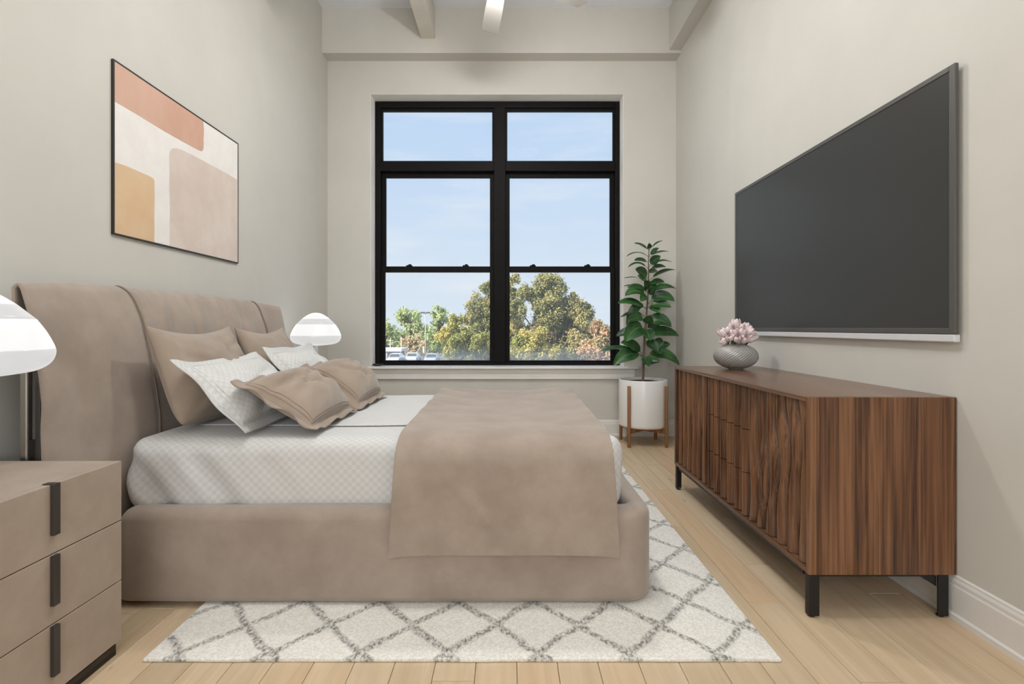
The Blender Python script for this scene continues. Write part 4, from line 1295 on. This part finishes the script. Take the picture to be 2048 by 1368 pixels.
mb.grid(36, 8, lambda u, v: (cx + (R - 0.0155) * v * cos(2 * pi * u), cy + (R - 0.0155) * v * sin(2 * pi * u), 0.556 + 0.008 * mnoise.noise(Vector((v * cos(2 * pi * u) * 6, v * sin(2 * pi * u) * 6, 0)))), close_u=True)
mb.build('soil', SOIL, pot)

plant = thing('rubber_plant', 'tall rubber plant with glossy dark green leaves beside the window', 'plant', (cx, cy, 0.55))
trunk_px = [(1286, 772), (1286, 760), (1287, 722), (1289, 675), (1293, 628), (1296, 588), (1297, 557), (1297, 527), (1298, 497), (1298, 483)]
trunk = [at(x_, y_, cy) for x_, y_ in trunk_px]
MB().tube(trunk, [0.013, 0.0125, 0.0115, 0.010, 0.0085, 0.007, 0.006, 0.005, 0.0035, 0.0012], 10).build('trunk', BARK, plant)
A3 = lambda x_, y_: (1190 + x_ / 9.12, 470 + y_ / 9.12)
A4 = lambda x_, y_: (1190 + x_ / 7.6, 600 + y_ / 7.6)
# base, tip, arch (m), half width (m), facing (how much the blade turns to the room), depth of the tip
LV = [
 (A3, 965, 280, 715, 150, 0.012, 0.016, 0.5, 0.02), (A3, 1000, 280, 1235, 100, 0.012, 0.013, 0.3, -0.03), (A3, 975, 270, 985, 150, 0.0, 0.016, 1.0, -0.05),
 (A3, 985, 380, 1170, 240, 0.005, 0.016, 0.8, -0.07), (A3, 965, 400, 575, 390, 0.035, 0.014, 0.3, 0.03), (A3, 1000, 410, 1345, 300, 0.018, 0.014, 0.3, 0.04),
 (A3, 950, 500, 715, 465, 0.012, 0.018, 0.7, -0.06), (A3, 965, 560, 1200, 385, 0.006, 0.026, 1.0, -0.09), (A3, 955, 620, 605, 590, 0.042, 0.018, 0.4, 0.02),
 (A3, 985, 590, 1395, 490, 0.030, 0.016, 0.3, 0.05), (A3, 985, 640, 1300, 590, 0.018, 0.018, 0.6, -0.06), (A3, 960, 810, 735, 620, 0.010, 0.034, 1.0, -0.10),
 (A3, 985, 840, 1480, 640, 0.030, 0.022, 0.35, 0.04), (A3, 960, 870, 530, 785, 0.024, 0.012, 0.15, 0.05), (A3, 955, 870, 780, 730, 0.0, 0.016, 0.8, 0.08),
 (A3, 965, 1010, 900, 840, 0.0, 0.032, 1.0, -0.09), (A3, 985, 940, 1275, 860, 0.022, 0.022, 0.7, 0.09), (A3, 950, 1060, 590, 960, 0.030, 0.024, 0.6, 0.04),
 (A3, 940, 1010, 520, 935, 0.022, 0.016, 0.3, 0.10), (A3, 970, 1090, 1480, 985, 0.042, 0.026, 0.5, 0.02), (A3, 945, 1140, 550, 1110, 0.052, 0.032, 0.7, -0.03),
 (A3, 980, 1040, 1110, 810, 0.0, 0.022, 0.8, 0.06), (A3, 975, 1100, 1110, 955, 0.0, 0.022, 0.9, -0.07), (A3, 955, 1130, 830, 1215, 0.016, 0.026, 0.9, -0.11),
 (A3, 960, 1270, 1455, 1215, 0.060, 0.036, 0.75, -0.04), (A3, 955, 1330, 1390, 1325, 0.034, 0.032, 0.75, -0.08), (A3, 940, 1360, 415, 1245, 0.036, 0.030, 0.6, -0.02),
 (A4, 770, 140, 475, 385, 0.085, 0.030, 0.7, 0.06), (A4, 768, 330, 478, 350, 0.040, 0.030, 0.7, -0.07), (A4, 768, 260, 390, 262, 0.032, 0.022, 0.5, 0.07),
 (A4, 760, 420, 450, 632, 0.045, 0.050, 1.0, -0.11), (A4, 750, 560, 325, 550, 0.040, 0.034, 0.7, 0.07), (A4, 755, 840, 395, 650, 0.030, 0.036, 0.7, -0.04),
 (A4, 735, 860, 75, 778, 0.050, 0.022, 0.5, 0.02), (A4, 735, 870, 280, 992, 0.060, 0.044, 0.8, -0.06), (A4, 785, 390, 1165, 415, 0.060, 0.040, 0.8, -0.05),
 (A4, 780, 560, 1278, 548, 0.042, 0.036, 0.7, 0.03), (A4, 785, 120, 1010, 222, 0.022, 0.024, 0.7, -0.08), (A4, 775, 420, 840, 622, 0.010, 0.038, 1.0, -0.13),
 (A4, 785, 440, 1000, 400, 0.010, 0.026, 0.7, 0.10), (A4, 770, 610, 960, 790, 0.016, 0.032, 0.8, -0.07), (A4, 940, 740, 990, 572, 0.0, 0.028, 0.9, 0.04),
 (A4, 940, 735, 1142, 668, 0.008, 0.022, 0.8, 0.02), (A4, 930, 750, 1010, 828, 0.004, 0.028, 1.0, -0.08), (A4, 775, 930, 1290, 995, 0.085, 0.036, 0.7, -0.04),
 (A4, 735, 850, 820, 1015, 0.006, 0.028, 1.0, -0.12), (A4, 790, 930, 985, 945, 0.010, 0.026, 0.9, -0.09), (A4, 775, 380, 845, 230, 0.0, 0.030, 1.0, -0.10),
 (A4, 765, 540, 640, 470, 0.01, 0.03, 0.9, 0.10), (A3, 970, 720, 1130, 640, 0.01, 0.02, 0.7, 0.10),
]
def trunk_at(z):
    for a, b in zip(trunk, trunk[1:]):
        if a.z <= z <= b.z:
            return a.lerp(b, (z - a.z) / (b.z - a.z))
    return trunk[-1]
for (fn_, bx, by, tx, ty, arch, hw, face, dy) in LV:
    b = at(*fn_(bx, by), cy); tip = at(*fn_(tx, ty), cy + dy)
    root = trunk_at(b.z)
    if (b - root).length > 0.05: b = b
    else: b = root
    ln = (tip - b).length
    ctrl = (b + tip) / 2 + Vector((0, 0, arch * 2))
    def sp(t_): return b * (1 - t_) ** 2 + ctrl * 2 * t_ * (1 - t_) + tip * t_ ** 2
    up = Vector((0.0, -face, 1.05 - face * 0.75)).normalized()
    mb = MB()
    nv, nu = 12, 4
    t0 = 0.16
    rows = []
    for j in range(nv + 1):
        v = j / nv; t_ = t0 + (1 - t0) * v
        p = sp(t_); tg = (sp(min(1, t_ + 0.01)) - sp(t_ - 0.01)).normalized()
        sd = tg.cross(up)
        sd = sd.normalized() if sd.length > 1e-3 else Vector((1, 0, 0))
        nr = sd.cross(tg).normalized()
        w_ = hw * 1.58 * (sin(pi * min(1, v ** 0.80)) ** 0.72 if 0 < v < 1 else 0.02)
        row = []
        for i in range(nu + 1):
            s_ = (i / nu - 0.5) * 2
            row.append(mb.vert(p + sd * (w_ * s_) + nr * (abs(s_) * w_ * 0.30 + 0.002 * sin(6 * v + s_ * 2))))
        rows.append(row)
    for j in range(nv):
        for i in range(nu):
            mb.face([rows[j][i], rows[j][i + 1], rows[j + 1][i + 1], rows[j + 1][i]], True,
                    [(i / nu, j / nv), ((i + 1) / nu, j / nv), ((i + 1) / nu, (j + 1) / nv), (i / nu, (j + 1) / nv)])
    lo = mb.build('leaf', LEAF, plant)
    MB().tube([sp(0.0), sp(0.08), sp(t0 + 0.03)], [0.0026, 0.0022, 0.0018], 6).build('petiole', STEM, lo)
# the side shoot that carries the low right-hand leaves
MB().tube([trunk_at(at(1288, 718, cy).z), at(1300, 710, cy), at(*A4(940, 745), cy)], [0.006, 0.0045, 0.0035], 8).build('side_shoot', BARK, plant)

# ------------------------------------------------------------------ outside
GZ = -4.2
GROUND = soft('lot_asphalt', lin(112, 112, 108), lin(134, 132, 127), scale=0.4, rough=0.95)
struct(MB().box(-260, 260, 6.0, 420, GZ - 0.3, GZ).build('ground', GROUND, org=(0, 100, GZ)), 'pale asphalt lot far below the window', 'ground')

def tree(name, label, Y, blobs, cols, leaf, per, depth=0.8, group='trees outside the window', haze=0.0):
    r = random.Random(int(Y * 100) + len(blobs) + int(blobs[0][0]))
    cen = [(at(px, py, Y + r.uniform(-0.5, 0.5) * rp * Y / F * 1.2), rp * Y / F) for (px, py, rp) in blobs]
    mx = sum(c.x for c, _ in cen) / len(cen)
    tr_ = thing(name, label, 'tree', (mx, Y, GZ), group)
    mb = MB(); colr = []
    for bi, (c, rad) in enumerate(cen):
        n = int(per * (rad / (22 * Y / F)) ** 2)
        tone = r.uniform(-0.5, 0.5)
        # small sub-clumps give the crown its broken edge
        subs = []
        for q in range(15):
            d = Vector((r.gauss(0, 1), r.gauss(0, 1), r.gauss(0, 1))).normalized()
            subs.append((c + Vector((d.x * rad, d.y * rad * depth, d.z * rad)) * r.uniform(0.2, 1.05), rad * r.uniform(0.2, 0.5)))
        for q in range(n):
            sc_, sr = subs[r.randrange(len(subs))]
            d = Vector((r.gauss(0, 1), r.gauss(0, 1), r.gauss(0, 1))).normalized() * (r.random() ** 0.45)
            p = sc_ + d * sr * (1.15 if r.random() < 0.8 else 1.6)
            nrm = (d + Vector((r.uniform(-1, 1), r.uniform(-1, 1), r.uniform(-0.3, 1)))).normalized()
            a = nrm.orthogonal().normalized(); th = r.uniform(0, 6.28)
            b = nrm.cross(a)
            a, b = a * cos(th) + b * sin(th), b * cos(th) - a * sin(th)
            s_ = leaf * r.uniform(0.6, 1.3)
            i0 = len(mb.v)
            mb.v += [p - a * s_, p + b * s_ * 0.55, p + a * s_, p - b * s_ * 0.55]
            mb.face([i0, i0 + 1, i0 + 2, i0 + 3])
            f = max(0, min(0.999, 0.5 + tone * 0.6 + r.gauss(0, 0.22))) * (len(cols) - 1)
            k_ = int(f); f -= k_
            ca, cb = cols[k_], cols[min(k_ + 1, len(cols) - 1)]
            v_ = r.uniform(1.15, 1.55)
            colr.append(tuple((ca[i] * (1 - f) + cb[i] * f) * v_ for i in range(3)) + (1,))
    mb.build('crown', FOLIAGE, tr_, colors=colr)
    tb = MB()
    base = Vector((mx, Y, GZ)); low = min(c.z for c, _ in cen); topc = max(c.z for c, _ in cen)
    s_ = Y / F
    fork = Vector((mx, Y, GZ + (low - GZ) * 0.7 + 0.5))
    tb.tube([base, base.lerp(fork, 0.5) + Vector((0.1, 0, 0)), fork], [9 * s_, 7 * s_, 6 * s_], 8)
    for (c, rad) in cen:
        tb.tube([fork, fork.lerp(c, 0.5) + Vector((0, 0, 0.06 * (c - fork).length)), c + Vector((0, 0, rad * 0.3))], [3.2 * s_, 2.0 * s_, 0.7 * s_], 5)
    tb.build('trunk', BARK, tr_)
    return tr_
AUT = [lin(118, 122, 84), lin(140, 140, 94), lin(156, 150, 102), lin(172, 154, 110)]
YEL = [lin(120, 126, 80), lin(148, 148, 86), lin(170, 162, 92), lin(178, 162, 104)]
RST = [lin(136, 134, 98), lin(162, 150, 112), lin(182, 154, 122), lin(188, 146, 120)]
GRN = [lin(140, 154, 104), lin(156, 168, 116), lin(170, 178, 130), lin(182, 186, 146)]  # distant greens, haze mixed into the leaf colour
BRN = [lin(140, 150, 108), lin(168, 160, 124), lin(190, 164, 136), lin(180, 176, 134)]
tree('broad_tree', 'broad olive autumn tree with the highest crown, right of the mullion', 36, [(1098, 563, 24), (1085, 580, 22), (1112, 582, 22), (1054, 590, 19), (1076, 607, 30), (1112, 610, 30), (1148, 603, 21), (1173, 626, 19), (1160, 640, 26), (1036, 622, 25), (1098, 640, 36), (1140, 655, 34), (1061, 660, 34), (1110, 690, 38), (1161, 690, 32), (1180, 665, 22), (1130, 720, 36), (1070, 715, 34)], AUT, 0.085, 2600)
tree('tall_tree', 'tall olive tree half hidden behind the window mullion', 39, [(1024, 562, 14), (1022, 585, 18), (974, 575, 14), (990, 590, 22), (969, 605, 22), (1000, 620, 30), (949, 620, 17), (967, 645, 26), (1005, 660, 30), (1030, 650, 24), (940, 640, 18), (990, 690, 32), (960, 690, 28)], AUT, 0.085, 2600)
tree('bushy_tree', 'low yellow bushy tree left of the mullion', 33, [(909, 645, 17), (899, 672, 22), (921, 680, 26), (945, 668, 20), (954, 690, 26), (905, 705, 26), (930, 715, 28), (970, 712, 24)], YEL, 0.085, 2600)
tree('bushy_tree', 'low yellow bushy tree at the foot of the broad olive tree', 32, [(1036, 692, 18), (1058, 684, 22), (1080, 676, 18), (1030, 715, 22), (1060, 715, 26), (1095, 705, 24), (1120, 712, 22)], YEL, 0.085, 2600)
tree('rusty_tree', 'rust tinged tree behind the rubber plant leaves', 30, [(1193, 652, 13), (1200, 672, 20), (1218, 664, 16), (1212, 690, 24), (1190, 705, 26), (1222, 715, 26), (1240, 680, 20), (1262, 700, 30)], RST, 0.085, 2600)
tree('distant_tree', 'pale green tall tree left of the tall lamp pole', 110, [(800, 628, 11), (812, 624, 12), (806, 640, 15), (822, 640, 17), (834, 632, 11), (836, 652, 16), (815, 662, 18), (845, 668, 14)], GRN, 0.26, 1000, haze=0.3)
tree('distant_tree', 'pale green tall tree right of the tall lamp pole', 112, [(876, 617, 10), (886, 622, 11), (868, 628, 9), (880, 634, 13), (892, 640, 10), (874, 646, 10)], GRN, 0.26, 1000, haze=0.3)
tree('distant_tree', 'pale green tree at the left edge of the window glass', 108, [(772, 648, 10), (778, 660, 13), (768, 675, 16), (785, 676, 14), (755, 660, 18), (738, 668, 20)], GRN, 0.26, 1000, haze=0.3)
tree('distant_shrub', 'brownish shrub below the lamp pole', 95, [(815, 688, 14), (832, 682, 13), (845, 694, 14), (822, 704, 15), (842, 712, 15)], BRN, 0.24, 900)
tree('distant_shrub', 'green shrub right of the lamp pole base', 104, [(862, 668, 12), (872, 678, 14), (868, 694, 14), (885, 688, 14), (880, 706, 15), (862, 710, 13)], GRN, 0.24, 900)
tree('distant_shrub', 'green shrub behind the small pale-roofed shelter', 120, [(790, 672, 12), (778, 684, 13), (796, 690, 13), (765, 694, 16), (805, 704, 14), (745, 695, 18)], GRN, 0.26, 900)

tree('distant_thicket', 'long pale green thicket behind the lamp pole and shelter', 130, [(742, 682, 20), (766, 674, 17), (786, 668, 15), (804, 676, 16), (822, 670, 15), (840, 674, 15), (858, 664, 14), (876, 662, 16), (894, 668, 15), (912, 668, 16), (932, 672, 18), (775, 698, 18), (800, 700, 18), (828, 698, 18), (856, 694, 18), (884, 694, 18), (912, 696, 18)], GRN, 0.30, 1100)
# street furniture and the parking lot
POLE = plain('weathered_pole', lin(196, 188, 168), 0.8)
POLED = plain('grey_fitting', lin(120, 118, 116), 0.7)
Yp = 82.0
p0 = at(851, 0, Yp); pz = at(851, 626, Yp).z
lp = thing('lamp_pole', 'tall lamp pole with a crossbar standing before the pale trees', 'pole', (p0.x, Yp, GZ))
MB().tube([(p0.x, Yp, GZ), (p0.x, Yp, pz)], [0.11, 0.075], 10).build('pole', POLE, lp)
MB().box(p0.x - 0.72, p0.x + 0.72, Yp - 0.06, Yp + 0.06, pz - 0.06, pz + 0.06).build('crossbar', POLED, lp)
for sx in (-0.62, -0.25, 0.25, 0.62):
    MB().cbox(p0.x + sx - 0.13, p0.x + sx + 0.13, Yp - 0.32, Yp + 0.12, pz + 0.06, pz + 0.2, 0.03).build('floodlight', POLED, lp)
Yu = 88.0
for i, (px, ptop) in enumerate(((781, 677), (803, 675))):
    q = at(px, ptop, Yu)
    up_ = thing('utility_pole', ('pale utility pole with two crossarms beside the shelter', 'pale utility pole with a lamp arm right of the shelter')[i], 'pole', (q.x, Yu, GZ))
    MB().tube([(q.x, Yu, GZ), (q.x, Yu, q.z)], [0.13, 0.10], 8).build('pole', POLE, up_)
    for dz in ((0.35, 1.0) if i == 0 else (0.25,)):
        MB().box(q.x - (0.42 if i == 0 else 0.02), q.x + 0.42, Yu - 0.05, Yu + 0.05, q.z - dz - 0.06, q.z - dz + 0.06).build('crossarm', POLE, up_)
a, b = at(783, 688, Yu), at(803, 684, Yu)
tag(MB().tube([a, a.lerp(b, 0.3) + Vector((0, 0, 0.3)), a.lerp(b, 0.6) + Vector((0, 0, 0.25)), b], 0.03, 6).build('cable', POLE), 'pale cable strung between the two utility poles', 'cable')
# shelter
SHW = plain('shelter_wall', lin(150, 156, 160), 0.8); SHR = plain('shelter_roof', lin(228, 226, 224), 0.6); SHRED = plain('shelter_sign_red', lin(198, 150, 144), 0.7)
Ys = 80.0
a, b = at(745, 0, Ys), at(803, 0, Ys)
shl = thing('shelter', 'small grey shelter with a flat white roof at the lot edge', 'building', ((a.x + b.x) / 2, Ys, GZ))
zr0, zr1 = at(0, 703, Ys).z, at(0, 697, Ys).z
MB().box(a.x + 0.3, b.x - 0.35, Ys + 0.3, Ys + 4.0, GZ, zr0).build('wall', SHW, shl)
MB().cbox(a.x - 0.2, b.x + 0.1, Ys - 0.5, Ys + 4.6, zr0, zr1, 0.04).build('roof', SHR, shl)
for qx in (a.x, (a.x + b.x) / 2, b.x - 0.1):
    MB().box(qx - 0.07, qx + 0.07, Ys - 0.3, Ys - 0.16, GZ, zr0).build('post', SHR, shl)
c = at(775, 0, Ys)
MB().box(c.x - 0.3, c.x + 0.35, Ys + 0.2, Ys + 0.3, GZ + 0.8, zr0 - 0.3).build('red_panel', SHRED, shl)
for i in range(4):
    wx = at(785 + 4.2 * i, 0, Ys).x
    MB().box(wx - 0.12, wx + 0.12, Ys + 0.22, Ys + 0.3, GZ + 0.6, zr0 - 0.2).build('window', plain('shelter_glass', lin(112, 122, 130), 0.2), shl)
# signs
for i, (px, y0_, y1_, hw_) in enumerate(((847, 693, 706, 0.11), (863, 706, 713, 0.09))):
    Yg = 79.0
    q0, q1 = at(px, y1_, Yg), at(px, y0_, Yg)
    sg_ = thing('lot_sign', ('tall white sign panel left of the lamp pole', 'short white sign panel right of the lamp pole')[i], 'sign', (q0.x, Yg, GZ))
    MB().tube([(q0.x, Yg, GZ), (q0.x, Yg, q0.z)], 0.04, 6).build('post', POLED, sg_)
    MB().cbox(q0.x - hw_, q0.x + hw_, Yg - 0.03, Yg + 0.03, q0.z, q1.z, 0.01).build('panel', SHR, sg_)
# cars
CARW = plain('car_white', lin(232, 232, 236), 0.3, coat=0.5); CARD = plain('car_glass', lin(70, 76, 84), 0.1); TYRE = plain('tyre', lin(30, 30, 30), 0.9)
CARG = plain('car_silver', lin(190, 192, 200), 0.3, coat=0.5)
def car(label, px, Y, m):
    """a hatchback parked nose towards the building"""
    q = at(px, 0, Y)
    cr_ = thing('parked_car', label, 'car', (q.x, Y, GZ), 'cars parked in the lot')
    body = MB()
    outl = [(-2.1, 0.3), (2.1, 0.3), (2.15, 0.9), (1.75, 1.0), (1.1, 1.46), (-0.45, 1.47), (-1.15, 0.98), (-2.0, 0.86), (-2.15, 0.65)]
    for xx in (-0.85, 0.85):
        for (y_, z_) in outl: body.vert((q.x + xx * (0.80 if z_ > 1.2 else 1), Y + y_, GZ + z_))
    n = len(outl)
    for i in range(n): body.face([i, n + i, n + (i + 1) % n, (i + 1) % n])
    body.face(list(range(n))); body.face([n + i for i in reversed(range(n))])
    bevel(body.build('body', m, cr_), 0.08, 3)
    g = MB()
    for (x_, y_, z_) in ((-0.74, -1.13, 1.02), (0.74, -1.13, 1.02), (0.62, -0.56, 1.40), (-0.62, -0.56, 1.40)): g.vert((q.x + x_, Y + y_ - 0.03, GZ + z_))
    for (x_, y_, z_) in ((-0.74, -1.13, 1.02), (0.74, -1.13, 1.02), (0.62, -0.56, 1.40), (-0.62, -0.56, 1.40)): g.vert((q.x + x_, Y + y_ + 0.02, GZ + z_ - 0.02))
    for f in ((0, 1, 2, 3), (7, 6, 5, 4), (0, 4, 5, 1), (1, 5, 6, 2), (2, 6, 7, 3), (3, 7, 4, 0)): g.face(list(f))
    g.build('windscreen', CARD, cr_)
    for wy in (-1.3, 1.3):
        for xx in (-0.78, 0.78):
            MB().tube([(q.x + xx - 0.1, Y + wy, GZ + 0.33), (q.x + xx + 0.1, Y + wy, GZ + 0.33)], 0.33, 14).build('wheel', TYRE, cr_)
car('white car parked in the lot left of the lamp pole', 826, 77.0, CARW)
car('silver car parked right of the lamp pole base', 864, 74.5, CARG)
car('white car parked in front of the shelter roof end', 792, 75.0, CARW)
